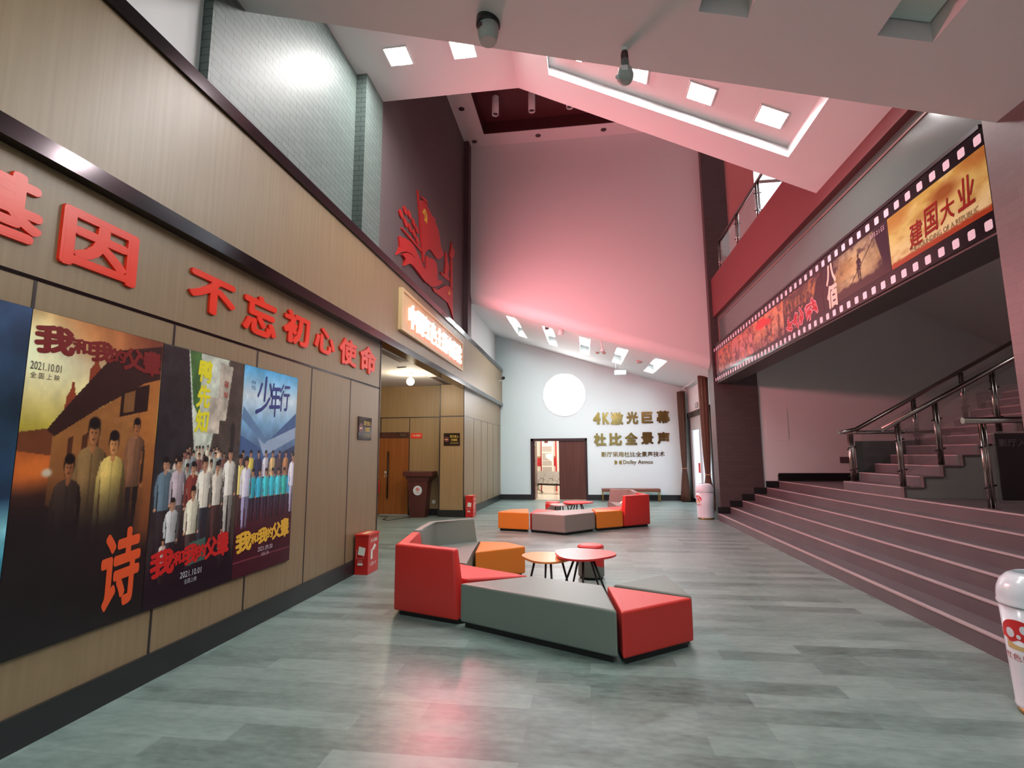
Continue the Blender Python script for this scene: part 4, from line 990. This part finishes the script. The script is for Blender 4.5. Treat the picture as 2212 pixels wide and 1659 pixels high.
# near ring
A_, P1, P2 = (-1.190, 4.880), (-1.895, 5.145), (-2.01, 6.03)
E_, F_ = (-0.565, 5.25), (-1.275, 5.655)
module('red corner sofa piece with tall L-shaped back, in front of the grey one', [E_, F_], M_F_RED, back=[P2, P1, A_])
Q1, Q2, Q3 = (-2.03, 6.07), (-2.09, 6.90), (-1.55, 7.35)
module('grey corner sofa piece with tall L-shaped back, behind the red one', [(-1.295, 5.72), (-1.375, 6.42), (-1.465, 7.17)], M_F_GREY, back=[Q3, Q2, Q1])
module('long grey bench piece in the foreground between two red pieces', [(-1.172, 4.872), (0.215, 4.160), (0.140, 4.955), (-0.55, 5.245)], M_F_GREY)
module('red wedge-shaped seat at the right end of the near ring', [(0.240, 4.135), (0.850, 4.610), (0.165, 4.940)], M_F_RED)
module('flat grey wedge seat behind the near red wedge', [(0.215, 4.985), (0.855, 4.655), (0.745, 5.46)], M_F_GREY)
module('orange wedge seat beside the grey corner piece, near ring', [(-1.350, 6.41), (-0.775, 6.87), (-1.05, 7.17), (-1.445, 7.20)], M_F_ORANGE)
# far ring
module('orange wedge seat at the left end of the far ring', [(-1.815, 10.86), (-1.14, 10.68), (-1.235, 11.50), (-1.611, 11.36)], M_F_ORANGE)
module('thin red wedge seat between orange and grey pieces, far ring', [(-1.128, 10.68), (-0.605, 11.245), (-1.06, 11.50)], M_F_RED)
module('angled grey bench at the front of the far ring', [(-1.10, 10.67), (-0.415, 10.315), (0.180, 10.94), (0.095, 11.60), (-0.59, 11.235)], M_F_TAUPE)
module('orange wedge seat between grey bench and red back, far ring', [(0.200, 10.955), (0.770, 11.36), (0.11, 11.66)], M_F_ORANGE)
S1, S2, S3 = (0.785, 11.372), (1.365, 11.80), (1.21, 12.40)
module('red corner sofa piece with tall back at the right of the far ring', [(0.69, 12.13), (0.12, 11.685), (0.76, 11.40)], M_F_RED, back=[S1, S2, S3])
T1, T2, T3 = (1.215, 12.43), (1.16, 13.33), (0.565, 13.50)
module('mauve corner sofa piece with tall back, rearmost of the far ring', [(0.56, 13.30), (0.70, 12.32)], M_F_TAUPE, back=[T1, T2, T3])
b = B()
for k in range(4): b.box(0.80+0.01*k, 1.0-0.006*k, 12.72, 12.95, 0.381+0.011*k, 0.391+0.011*k, 0.003)
tag(obj('paper_stack', b, M_PAPER), 'small stack of white papers on the mauve sofa seat', 'papers')

def table(label, cx, cy_, z, R, m, rot, nleg=4, r0=0.5):
    t = thing('side_table', label, 'table', (cx, cy_, 0), 'low lacquered tables')
    pts = []
    for k in range(60):
        a = 2*math.pi*k/60; r = R*(1+0.09*math.cos(3*(a-rot))); pts.append((cx+r*math.cos(a), cy_+r*math.sin(a)))
    b = B(); b.prism(pts, z-0.022, z, 0.006, 2); obj('table_top', b, m, t)
    for k in range(nleg):
        a = rot+2*math.pi*(k+0.5)/nleg
        b = B(); b.tube([(cx+r0*R*math.cos(a), cy_+r0*R*math.sin(a), z-0.022), (cx+0.82*R*math.cos(a), cy_+0.82*R*math.sin(a), 0)], [0.014, 0.010], 10); obj('leg', b, M_BLACKLEG, t)
    return t
table('low red pebble-shaped table inside the near seating ring', -0.04, 6.07, 0.45, 0.335, M_T_RED, 0.25, 5, 0.28)
table('low orange pebble-shaped table half under the near red one', -0.44, 6.13, 0.40, 0.30, M_T_ORANGE, 2.6)
table('low red pebble-shaped table inside the far seating ring', -0.20, 12.42, 0.45, 0.345, M_T_RED, 0.25, 5, 0.28)
table('low pale grey pebble-shaped table half under the far red one', -0.56, 12.36, 0.40, 0.27, M_T_GREY, 2.6)
def ottoman(label, cx, cy_, r, ph):
    t = thing('round_ottoman', label, 'ottoman', (cx, cy_, 0), 'two-tone round ottomans')
    seg = 48; zs = [0.03, 0.04]+[0.06+0.0125*k for k in range(24)]+[0.365]
    b = B(); rings = [[b.bm.verts.new((cx+r*(0.985 if i == 0 else 1)*math.cos(2*math.pi*k/seg), cy_+r*(0.985 if i == 0 else 1)*math.sin(2*math.pi*k/seg), z)) for k in range(seg)] for i, z in enumerate(zs)]
    for i in range(len(zs)-1):
        for k in range(seg):
            f = b.bm.faces.new([rings[i][k], rings[i][(k+1) % seg], rings[i+1][(k+1) % seg], rings[i+1][k]]); f.smooth = True
            zt = 0.25+0.11*math.cos(2*math.pi*(k+0.5)/seg-ph+math.pi)
            f.material_index = 1 if (zs[i]+zs[i+1])/2 > zt else 0
    b.bm.faces.new(rings[0][::-1]); b.bm.faces.new(rings[-1])
    obj('body', b, [M_F_GREY, M_F_RED], t)
    b = B(); b.lathe(cx, cy_, [(r+0.002, 0.362), (r+0.006, 0.368), (r+0.002, 0.374)], 48, False); obj('piping', b, mat('pale_pink_piping', (236, 200, 196), 0.5), t)
    b = B(); b.lathe(cx, cy_, [(r, 0.37), (r, 0.385), (r-0.012, 0.40), (r-0.04, 0.408), (0.02, 0.411)], 48); obj('cushion', b, M_F_RED, t)
    b = B(); b.lathe(cx, cy_, [(r-0.02, 0), (r-0.02, 0.035)], 24); obj('foot', b, M_BLACKLEG, t)
ottoman('round red and grey ottoman behind the near red table', 0.045, 6.93, 0.165, -0.3)
ottoman('round red and grey ottoman beside the far grey table', -0.80, 12.95, 0.18, 2.2)
# bench by the rear wall
t = thing('upholstered_bench', 'long brown upholstered bench with brass frame against the rear wall', 'bench', (1.47, 17.85, 0))
obj('seat', B().box(0.53, 2.41, 17.66, 18.08, 0.325, 0.41, 0.015), mat('brown_leather', (112, 68, 58), 0.45), t)
for x in (0.56, 2.38):
    b = B(); b.box(x-0.015, x+0.015, 17.68, 17.71, 0, 0.325); b.box(x-0.015, x+0.015, 18.03, 18.06, 0, 0.325); b.box(x-0.015, x+0.015, 17.68, 18.06, 0, 0.02); obj('leg_frame', b, M_GOLDLEG, t)
b = B(); b.box(0.545, 2.395, 17.68, 17.70, 0.305, 0.325); obj('front_bar', b, M_GOLDLEG, t)

# ================================================================== ALCOVE THINGS
t = thing('lectern', 'dark brown wooden lectern with a round white emblem in the alcove', 'lectern', (-4.19, 13.05, 0))
FYT, BK = 12.88, 13.25
b = B(); b.prism([(-4.39, FYT+0.02), (-3.995, FYT+0.02), (-3.995, BK), (-4.39, BK)], 0, 0.89, 0.003, 1, top=[(-4.44, FYT), (-3.93, FYT), (-3.93, BK), (-4.44, BK)]); obj('body', b, M_PODIUM, t)
b = B(); b.prism([(-4.45, FYT-0.01), (-3.92, FYT-0.01), (-3.92, BK), (-4.45, BK)], 0.885, 1.015, 0.003, 1, top=[(-4.50, FYT-0.04), (-3.86, FYT-0.04), (-3.86, BK+0.02), (-4.50, BK+0.02)]); obj('collar', b, M_PODIUM, t)
b = B(); b.box(-4.56, -3.80, FYT-0.07, BK+0.06, 1.015, 1.135, 0.006); obj('top', b, M_PODIUM, t)
b = B(); ex, ez = -4.185, 0.665
b.slab([(ex+0.115*math.cos(a), 12.875, ez+0.12*math.sin(a)) for a in [2*math.pi*k/40 for k in range(40)]], (0, 0.02, 0)); obj('emblem_disc', b, M_BIN, t)
b = B(); b.slab([(ex+0.05*math.cos(a), 12.872, ez+0.0+0.07*math.sin(a)) for a in np.linspace(0, math.pi, 16)], (0, 0.002, 0)); em = obj('emblem_cap', b, M_STRIPE, t)
b = B()
for dx, dz, r in ((-0.025, 0.02, 0.012), (0.0, 0.045, 0.012), (0.027, 0.02, 0.012)): b.slab([(ex+dx+r*math.cos(a), 12.870, ez+dz+r*math.sin(a)) for a in [2*math.pi*k/14 for k in range(14)]], (0, 0.001, 0))
obj('emblem_dots', b, M_BIN, t)
b = B(); b.box(ex-0.03, ex+0.03, 12.872, 12.874, ez-0.022, ez-0.012); obj('emblem_stem', b, mat('tan_ink', (206, 180, 120), 0.5), t)
b = B(); b.box(ex-0.045, ex+0.045, 12.872, 12.874, ez-0.058, ez-0.050); obj('emblem_line', b, mat('rose_ink', (196, 130, 130), 0.5), t)
tag(obj('wall_socket', B().box(-3.955, -3.87, 13.385, 13.401, 0.30, 0.385, 0.004), M_PAPER), 'white wall socket right of the lectern', 'socket')
# red room sign
t = thing('room_sign', 'small red sign with white characters beside the alcove door', 'sign', (-4.42, 13.39, 2.05))
obj('plate', B().box(-4.565, -4.255, 13.385, 13.4, 1.985, 2.125, 0.003), mat('red_sign', (240, 62, 30), 0.35), t)
lettering('sign_lettering', '一号 巨幕厅', 'F', (-4.41, 13.384, 2.06), 0.25, 0.048, M_PAPER, t, 0.0015, 0.02)
# no-smoking signs
def smoke_sign(label, side, c, w, h):
    U, N = AX[side]; c = Vector(c)
    t = thing('no_smoking_sign', label, 'sign', c, 'black no-smoking signs')
    def rect(name, a0, a1, z0, z1, d0, d1, m):
        b = B(); p = [c+U*a+Vector((0, 0, z))+N*d0 for a, z in ((a0, z0), (a1, z0), (a1, z1), (a0, z1))]; b.slab(p, N*(d1-d0)); return obj(name, b, m, t)
    rect('plate', -w/2, w/2, -h/2, h/2, 0, 0.012, mat('black_sign', (38, 26, 30), 0.08, spec=0.8))
    b = B(); b.slab([c+U*(-w*0.32+w*0.155*math.cos(a))+Vector((0, 0, w*0.155*math.sin(a)))+N*0.0125 for a in [2*math.pi*k/28 for k in range(28)]], N*0.0008); obj('red_circle', b, mat('dark_red_ink', (96, 32, 34), 0.4), t)
    rect('cigarette', -w*0.42, -w*0.24, -0.012, 0.008, 0.0135, 0.0142, mat('cream_ink', (216, 190, 150), 0.5))
    gold = mat('gold_ink', (206, 176, 70), 0.4)
    sg = 1
    lettering('sign_lettering', '您已进入', side, c+U*(w*0.165)+Vector((0, 0, h*0.24))+N*0.012, w*0.55, h*0.20, gold, t, 0.0015, 0.02)
    lettering('sign_lettering', '无烟区', side, c+U*(w*0.165)+Vector((0, 0, -h*0.04))+N*0.012, w*0.42, h*0.20, gold, t, 0.0015, 0.02)
    for k in range(2): rect('small_line', -w*0.10, w*0.44, -h*(0.27+0.09*k), -h*(0.23+0.09*k), 0.0125, 0.0135, mat('dull_gold_ink', (128, 112, 44), 0.5))
smoke_sign('black no-smoking sign with gold characters on the wood wall beyond the posters', 'L', (-3.058, 6.985, 1.923), 0.44, 0.315)
smoke_sign('black no-smoking sign with gold characters on the alcove pier', 'F', (-3.37, 13.098, 1.94), 0.42, 0.32)
# cable on the floor
b = B(); pts = []
for k in range(60):
    s = k/59; pts.append((-5.15+0.75*s+0.12*math.sin(9*s), 12.9-0.5*math.sin(3.1*s)+0.18*math.sin(17*s), 0.006+0.004*(k % 2)))
b.tube(pts, 0.006, 6); tag(obj('loose_cable', b, M_BLACKLEG), 'loose thin black cable on the alcove floor by the door', 'cable')
b = B(); b.tube([(-5.42+0.04*math.sin(a), 13.33, 0.72+0.17*math.cos(a)) for a in np.linspace(0.2, 2.9, 14)], 0.022, 8)
t = tag(obj('red_hose', b, M_STRIPE), 'curved red hose hanging at the alcove door edge', 'hose')
obj('hose_nozzle', B().tube([(-5.41, 13.33, 0.55), (-5.42, 13.33, 0.48)], 0.02, 10), M_BLACKLEG, t)
# fire boxes
def firebox(label, x0, x1, y0, y1, h):
    t = thing('fire_extinguisher_box', label, 'fire box', ((x0+x1)/2, (y0+y1)/2, 0), 'red fire extinguisher boxes')
    obj('body', B().box(x0, x1, y0, y1, 0, h-0.03, 0.006), M_REDBOX, t)
    b = B(); b.box(x0-0.008, x1+0.008, y0-0.008, y1+0.008, h-0.03, h, 0.004); lid = obj('lid', b, M_REDBOX, t)
    b = B(); b.box(x0+0.06, x1-0.06, y0+0.06, y1-0.08, h, h+0.002); obj('lid_label', b, mat('yellowed_label', (226, 206, 150), 0.6), lid)
    cx = (x0+x1)/2; w = x1-x0; U = Vector((1, 0, 0))
    b = B(); b.slab([(cx-0.035, y0-0.004, h*0.70), (cx+0.055, y0-0.004, h*0.66), (cx+0.04, y0-0.004, h*0.47), (cx-0.05, y0-0.004, h*0.50)], (0, 0.003, 0)); obj('paper_note', b, M_PAPER, t)
    b = B()
    for q in ((cx-0.07, cx+0.03, h*0.40, h*0.408), (cx-0.07, cx-0.066, h*0.40, h*0.62), (cx+0.026, cx+0.03, h*0.40, h*0.50)): b.box(q[0], q[1], y0-0.003, y0+0.001, q[2], q[3])
    obj('printed_frame', b, mat('pink_ink', (226, 150, 150), 0.5), t)
    b = B(); b.box(cx-0.05, cx+0.02, y0-0.003, y0+0.001, h*0.235, h*0.285); obj('white_label', b, M_PAPER, t)
    lettering('front_lettering', '消防', 'F', (cx-0.015, y0-0.002, h*0.33), 0.07, 0.045, mat('pink_ink', (226, 150, 150), 0.5), t, 0.0015, 0.0)
    my = (y0+y1)/2
    lettering('side_lettering', '灭火器箱', 'L', (x1+0.001, my, h*0.82), 0.22, 0.05, M_PAPER, t, 0.002, 0.01)
    lettering('side_lettering', '火警119', 'L', (x1+0.001, my-0.02, h*0.24), 0.2, 0.05, M_PAPER, t, 0.002, 0.0)
    b = B(); b.box(x1, x1+0.003, my-0.09, my-0.035, h*0.36, h*0.60); b.slab([(x1, my-0.05, h*0.60), (x1, my+0.03, h*0.72), (x1, my+0.08, h*0.66), (x1, my, h*0.56)], (0.003, 0, 0)); obj('extinguisher_icon', b, M_PAPER, t)
firebox('red fire extinguisher box at the wall corner beside the near wood wall', -3.03, -2.845, 6.74, 7.09, 0.515)
firebox('red fire extinguisher box at the far alcove pier', -2.995, -2.80, 13.07, 13.42, 0.525)

# ================================================================== BINS
def bin_(label, cx, cy_, h, r, nx, ny, prof_taper=0.86):
    t = thing('litter_bin', label, 'bin', (cx, cy_, 0), 'white mushroom-print litter bins')
    k = h/0.84; zr = 0.635*k; a0 = math.atan2(ny, nx)
    rad = lambda z: r*(prof_taper+(1-prof_taper)*min(1, z/zr))
    obj('base_ring', B().lathe(cx, cy_, [(r*prof_taper*0.97, 0), (r*prof_taper*0.97, 0.035)], 40), M_GOLDLEG, t)
    b = B(); b.lathe(cx, cy_, [(rad(0.035), 0.035), (rad(0.05)+0.004, 0.042), (rad(0.06), 0.055), (rad(0.3), 0.3), (rad(zr), zr)], 48); obj('body', b, M_BIN, t)
    prof = [(r*1.04, zr), (r*1.05, zr+0.012), (r*1.03, zr+0.02), (r*1.03, zr+0.05*k), (r*1.0, zr+0.09*k), (r*0.9, zr+0.14*k), (r*0.72, zr+0.175*k), (r*0.56, zr+0.19*k), (r*0.54, zr+0.185*k), (r*0.54, zr+0.12*k)]
    b = B(); b.lathe(cx, cy_, prof, 48, False); obj('dome_lid', b, M_BIN, t)
    b = B(); b.lathe(cx, cy_, [(r*0.53, zr+0.15*k), (r*0.5, zr+0.155*k)], 32); obj('opening', b, M_BLACK, t)
    def wrap(u, z, d=0.0015): R = rad(z)+d; a = a0+u/rad(z); return (cx+R*math.cos(a), cy_+R*math.sin(a), z)
    def patch(name, lo, hi, u0, u1, m, d, n=28):
        b = B(); us = np.linspace(u0, u1, n+1)
        for p, q in zip(us, us[1:]): b.face([wrap(p, lo(p), d), wrap(q, lo(q), d), wrap(q, hi(q), d), wrap(p, hi(p), d)])
        return obj(name, b, m, t)
    zc = 0.43*k; w = 0.135
    patch('mushroom_cap', lambda u: zc+0.01*math.cos(u*60), lambda u: zc+0.012+0.115*k*math.sqrt(max(0, 1-(u/w)**2)), -w, w, M_STRIPE, 0.0012)
    for du, dz, rr in ((-0.05, 0.045, 0.028), (0.035, 0.075, 0.025), (0.075, 0.03, 0.022), (0.0, 0.03, 0.013)):
        patch('cap_dot', lambda u: zc+dz*k-math.sqrt(max(0, rr*rr-(u-du)**2)), lambda u: zc+dz*k+math.sqrt(max(0, rr*rr-(u-du)**2)), du-rr, du+rr, M_BIN, 0.0022, 16)
    patch('mushroom_stem', lambda u: zc-0.05*k, lambda u: zc-0.012*k-0.012*math.cos(u*30), -0.085, 0.085, mat('tan_ink', (206, 180, 120), 0.5), 0.0012, 12)
    bm = text_bm('红色影院', 0.01); xs = [v.co.x for v in bm.verts]; ys = [v.co.y for v in bm.verts]
    for v in bm.verts:
        u = -((v.co.x-min(xs))/(max(xs)-min(xs))-0.5)*0.24; z = zc-0.115*k+(v.co.y-min(ys))/(max(ys)-min(ys))*0.04
        v.co = wrap(-u, z, 0.0018+v.co.z)
    obj('print_lettering', bm, mat('rose_ink', (196, 130, 130), 0.5), t)
vx, vy = 2.70/4.58, 3.70/4.58
nx, ny = -vx*0.80-vy*0.60, -vy*0.80+vx*0.60
bin_('white litter bin with red mushroom print at the right edge of the frame', 2.70, 3.70, 0.83, 0.19, nx, ny)
bin_('white litter bin with red mushroom print beside the column at the steps', 2.83, 13.25, 0.84, 0.20, -0.96, -0.3, 0.95)

# ================================================================== CURTAINS, EXIT SIGN, CAMERA, DETECTORS
def curtain(label, cx, cy_, zt, ztie):
    t = thing('tied_curtain', label, 'curtain', (cx, cy_, 0), 'tied brown curtains')
    prof = [(0.16, 0.02), (0.13, 0.35), (0.09, ztie-0.25), (0.065, ztie-0.04), (0.062, ztie), (0.068, ztie+0.05), (0.085, ztie+0.4), (0.10, ztie+1.0), (0.115, zt-0.6), (0.12, zt)]
    b = B(); seg = 60; rings = []
    for r, z in prof:
        rings.append([b.bm.verts.new((cx+r*(1+0.10*math.cos(9*a))*math.cos(a), cy_+1.5*r*(1+0.10*math.cos(9*a))*math.sin(a), z)) for a in [2*math.pi*k/seg for k in range(seg)]])
    for p, q in zip(rings, rings[1:]):
        for k in range(seg): f = b.bm.faces.new([p[k], p[(k+1) % seg], q[(k+1) % seg], q[k]]); f.smooth = True
    b.bm.faces.new(rings[0][::-1]); b.bm.faces.new(rings[-1]); obj('curtain_cloth', b, M_CURTAIN, t)
    b = B(); pts = [(cx+0.078*math.cos(a), cy_+0.115*math.sin(a), ztie) for a in [2*math.pi*k/24 for k in range(25)]]; b.tube(pts, 0.012, 8, False); obj('tie_band', b, mat('tan_band', (176, 140, 110), 0.5), t)
curtain('brown tied curtain in the corner of the rear wall', 3.22, 17.85, 3.58, 1.06)
curtain('brown tied curtain in front of the glazed entrance, nearer one', 3.26, 14.75, 3.66, 0.98)
tag(obj('curtain_rod', B().tube([(3.26, 14.5, 3.695), (3.23, 18.15, 3.64)], 0.022, 10), M_WHITE), 'white curtain rod above the glazed entrance', 'curtain rod')
b = B(); b.box(3.40, 3.45, 16.35, 16.65, 2.93, 3.09, 0.01); tag(obj('emergency_light', b, M_GREYDEV), 'small grey emergency light above the glazed entrance', 'emergency light')
t = thing('exit_sign', 'hanging green-white exit sign with arrow under the rear ceiling', 'sign', (1.17, 16.5, 4.08))
obj('panel', B().box(0.985, 1.355, 16.49, 16.515, 4.01, 4.155, 0.004), M_EXIT, t)
b = B()
for x in (1.03, 1.31): b.tube([(x, 16.5, 4.15), (x, 16.5, zb(x, 16.5)+0.0)], 0.004, 6)
obj('hanging_wire', b, M_GREYDEV, t)
lettering('exit_lettering', '安全出口', 'F', (1.155, 16.489, 4.085), 0.13, 0.05, M_EXITW, t, 0.002, 0.02)
b = B(); b.slab([(1.235, 16.486, 4.075), (1.29, 16.486, 4.075), (1.29, 16.486, 4.055), (1.33, 16.486, 4.083), (1.29, 16.486, 4.11), (1.29, 16.486, 4.092), (1.235, 16.486, 4.092)], (0, 0.001, 0)); obj('arrow', b, M_EXITW, t)
t = thing('security_camera', 'small black and white security camera at the far end of the fascia', 'security camera', (-2.86, 17.5, 4.05))
b = B(); b.tube([(xf(17.5), 17.5, 4.05), (-2.72, 17.45, 4.07)], 0.018, 8); obj('bracket', b, M_WHITE, t)
b = B(); b.lathe(xf(17.5)+0.01, 17.5, [(0.04, 4.03), (0.04, 4.07)], 16); obj('mount', b, M_WHITE, t)
b = B(); b.tube([(-2.74, 17.60, 4.16), (-2.68, 17.36, 4.13)], 0.055, 14); obj('body', b, M_BLACK, t)
# devices under the low ceiling
t = thing('smoke_detector', 'large pale round smoke detector with black rim under the low ceiling', 'detector', (-0.71, 3.84, 5.13))
zc = zn(-0.71, 3.84)
b = B(); b.lathe(-0.71, 3.84, [(0.098, zc+0.02), (0.101, zc-0.045), (0.096, zc-0.055)], 36); obj('rim', b, M_BLACK, t)
b = B(); b.lathe(-0.71, 3.84, [(0.090, zc-0.045), (0.085, zc-0.12), (0.073, zc-0.18), (0.066, zc-0.195)], 36); obj('housing', b, M_GREYDEV, t)
obj('label_patch', B().box(-0.785, -0.745, 3.76, 3.79, zc-0.105, zc-0.07), M_MAROON, t)
zc = zn(0.40, 3.93)
t = thing('ceiling_sensor', 'hanging grey sensor on a dark red stem under the low ceiling', 'sensor', (0.40, 3.93, zc))
b = B(); b.lathe(0.40, 3.93, [(0.032, zc+0.01), (0.03, zc-0.02), (0.018, zc-0.03)], 20); obj('rose', b, M_WHITE, t)
b = B(); b.lathe(0.40, 3.93, [(0.026, zc-0.03), (0.03, zc-0.06), (0.03, zc-0.10)], 16); obj('stem', b, M_MAROON, t)
b = B(); b.lathe(0.40, 3.93, [(0.032, zc-0.10), (0.034, zc-0.16), (0.03, zc-0.17)], 20); obj('collar', b, mat('dark_grey_dev', (112, 120, 118), 0.4), t)
b = B(); b.lathe(0.40, 3.93, [(0.03, zc-0.17), (0.055, zc-0.19), (0.068, zc-0.24), (0.066, zc-0.27), (0.045, zc-0.30), (0.02, zc-0.305)], 24); hd = obj('head', b, M_GREYDEV, t)
obj('lens', B().box(0.365, 0.415, 3.855, 3.875, zc-0.245, zc-0.20, 0.006), M_WHITE, hd)
obj('side_knob', B().sphere((0.335, 3.90, zc-0.27), 0.018, 12), M_WHITE, hd)
# devices under the rear ceiling
zc = zb(-0.55, 13.62)
t = thing('smoke_detector', 'round detector under the rear ceiling close to the pink wall', 'detector', (-0.55, 13.62, zc))
b = B(); b.lathe(-0.55, 13.62, [(0.06, zc+0.03), (0.06, zc-0.03), (0.085, zc-0.04), (0.075, zc-0.13), (0.06, zc-0.15)], 24); obj('housing', b, M_WHITE, t)
zc = zb(0.50, 13.62)
t = thing('pendant_sprinkler', 'pendant sprinkler with flared cup under the rear ceiling', 'sprinkler', (0.50, 13.62, zc))
b = B(); b.tube([(0.50, 13.62, zc+0.03), (0.52, 13.62, zc-0.20)], 0.018, 10); obj('stem', b, M_WHITE, t)
b = B(); b.lathe(0.525, 13.62, [(0.025, zc-0.19), (0.035, zc-0.22), (0.07, zc-0.28), (0.065, zc-0.29)], 20); obj('cup', b, M_WHITE, t)
for x, y, l in ((0.45, 15.6, 'left of two small buttons on the rear ceiling'), (0.63, 15.3, 'right of two small buttons on the rear ceiling'), (1.62, 15.1, 'flat round disc on the rear ceiling near the last trough')):
    z = zb(x, y); r = 0.055 if x < 1 else 0.09
    tag(obj('ceiling_button', B().lathe(x, y, [(r, z+0.03), (r, z-0.02), (r*0.7, z-0.05)], 20), mat('rose_plastic', (190, 150, 148), 0.5)), l, 'detector')
z = zb(-0.98, 14.2)
t = thing('trough_spotlight', 'small dark spotlight hanging in the second ceiling trough', 'spotlight', (-0.95, 14.0, z))
b = B(); b.lathe(-0.95, 14.0, [(0.03, z+0.20), (0.05, z+0.08), (0.06, z-0.03), (0.02, z-0.06)], 18); obj('housing', b, mat('dark_downlight', (70, 60, 62), 0.4), t)

# ================================================================== THINGS IN THE WAITING ROOM
b = B()
for x0, x1 in ((-1.86, -1.81), (-1.24, -1.18), (-0.62, -0.57)): b.box(x0, x1, 22.385, 22.401, 0, 2.9)
struct('wall_waiting_stripes', b, M_STRIPE)
b = B()
for x0, x1, z0, z1 in ((-2.02, -1.86, 1.05, 1.38), (-1.36, -1.24, 1.05, 1.40)): b.box(x0, x1, 22.38, 22.401, z0, z1)
struct('wall_waiting_red', b, M_STRIPE)
b = B()
for x0, x1, z0, z1 in ((-2.08, -1.86, 1.38, 1.46), (-1.36, -1.24, 1.40, 1.47)): b.box(x0, x1, 22.375, 22.401, z0, z1)
struct('wall_waiting_tan', b, mat('tan_panel', (176, 136, 92), 0.5))
t = thing('notice_stand', 'tall pale notice stand with grey text blocks in the waiting room', 'notice stand', (-1.56, 22.2, 0))
obj('board', B().box(-1.80, -1.30, 22.15, 22.19, 0.0, 2.25), M_CREAM, t)
b = B()
for z0, z1 in ((1.66, 1.88), (1.30, 1.60), (1.08, 1.27), (0.62, 1.02)): b.box(-1.77, -1.38, 22.140, 22.151, z0, z1)
obj('text_block', b, mat('warm_grey_print', (178, 164, 154), 0.6), t)
b = B(); b.slab([(-1.64, 22.13, 1.55), (-1.36, 22.13, 1.58), (-1.34, 22.13, 1.22), (-1.62, 22.13, 1.40)], (0, 0.008, 0)); obj('white_sheet', b, M_PAPER, t)
obj('head_plate', B().box(-1.68, -1.53, 22.13, 22.151, 2.02, 2.14), mat('maroon_plate', (110, 40, 44), 0.4), t)
t = thing('waiting_bench', 'grey metal row of waiting seats seen through the rear door', 'bench', (-1.4, 20.9, 0))
def rot(p, a=-0.5, c=(-1.4, 20.9)):
    x, y = p[0]-c[0], p[1]-c[1]; return (c[0]+x*math.cos(a)-y*math.sin(a), c[1]+x*math.sin(a)+y*math.cos(a), p[2])
M_SEATM = mat('grey_seat_metal', (176, 168, 160), 0.35, metal=0.3)
for k in range(4):
    x = -2.15+0.42*k
    pr = [(20.62, 0.42), (20.98, 0.40), (21.04, 0.43), (21.18, 0.86), (21.16, 0.865), (21.01, 0.45), (20.97, 0.425), (20.62, 0.445)]
    b = B(); b.slab([rot((x, y, z)) for y, z in pr], Vector(rot((x+0.38, 0, 0)))-Vector(rot((x, 0, 0)))); obj('seat', b, M_SEATM, t)
    b = B(); b.tube([rot((x-0.02, 20.65, 0.40)), rot((x-0.02, 20.66, 0.60)), rot((x-0.02, 20.95, 0.60)), rot((x-0.02, 21.05, 0.52))], 0.014, 8); obj('armrest', b, M_STEEL, t)
b = B(); b.tube([rot((-2.25, 20.9, 0.36)), rot((-0.45, 20.9, 0.36))], 0.035, 10); obj('beam', b, M_BLACK, t)
for x in (-1.95, -0.75):
    b = B(); b.tube([rot((x, 20.9, 0.36)), rot((x, 20.9, 0.14))], 0.03, 10); b.tube([rot((x, 20.58, 0.02)), rot((x, 20.75, 0.11)), rot((x, 20.9, 0.14)), rot((x, 21.05, 0.11)), rot((x, 21.22, 0.02))], 0.022, 10); obj('leg', b, M_STEEL, t)
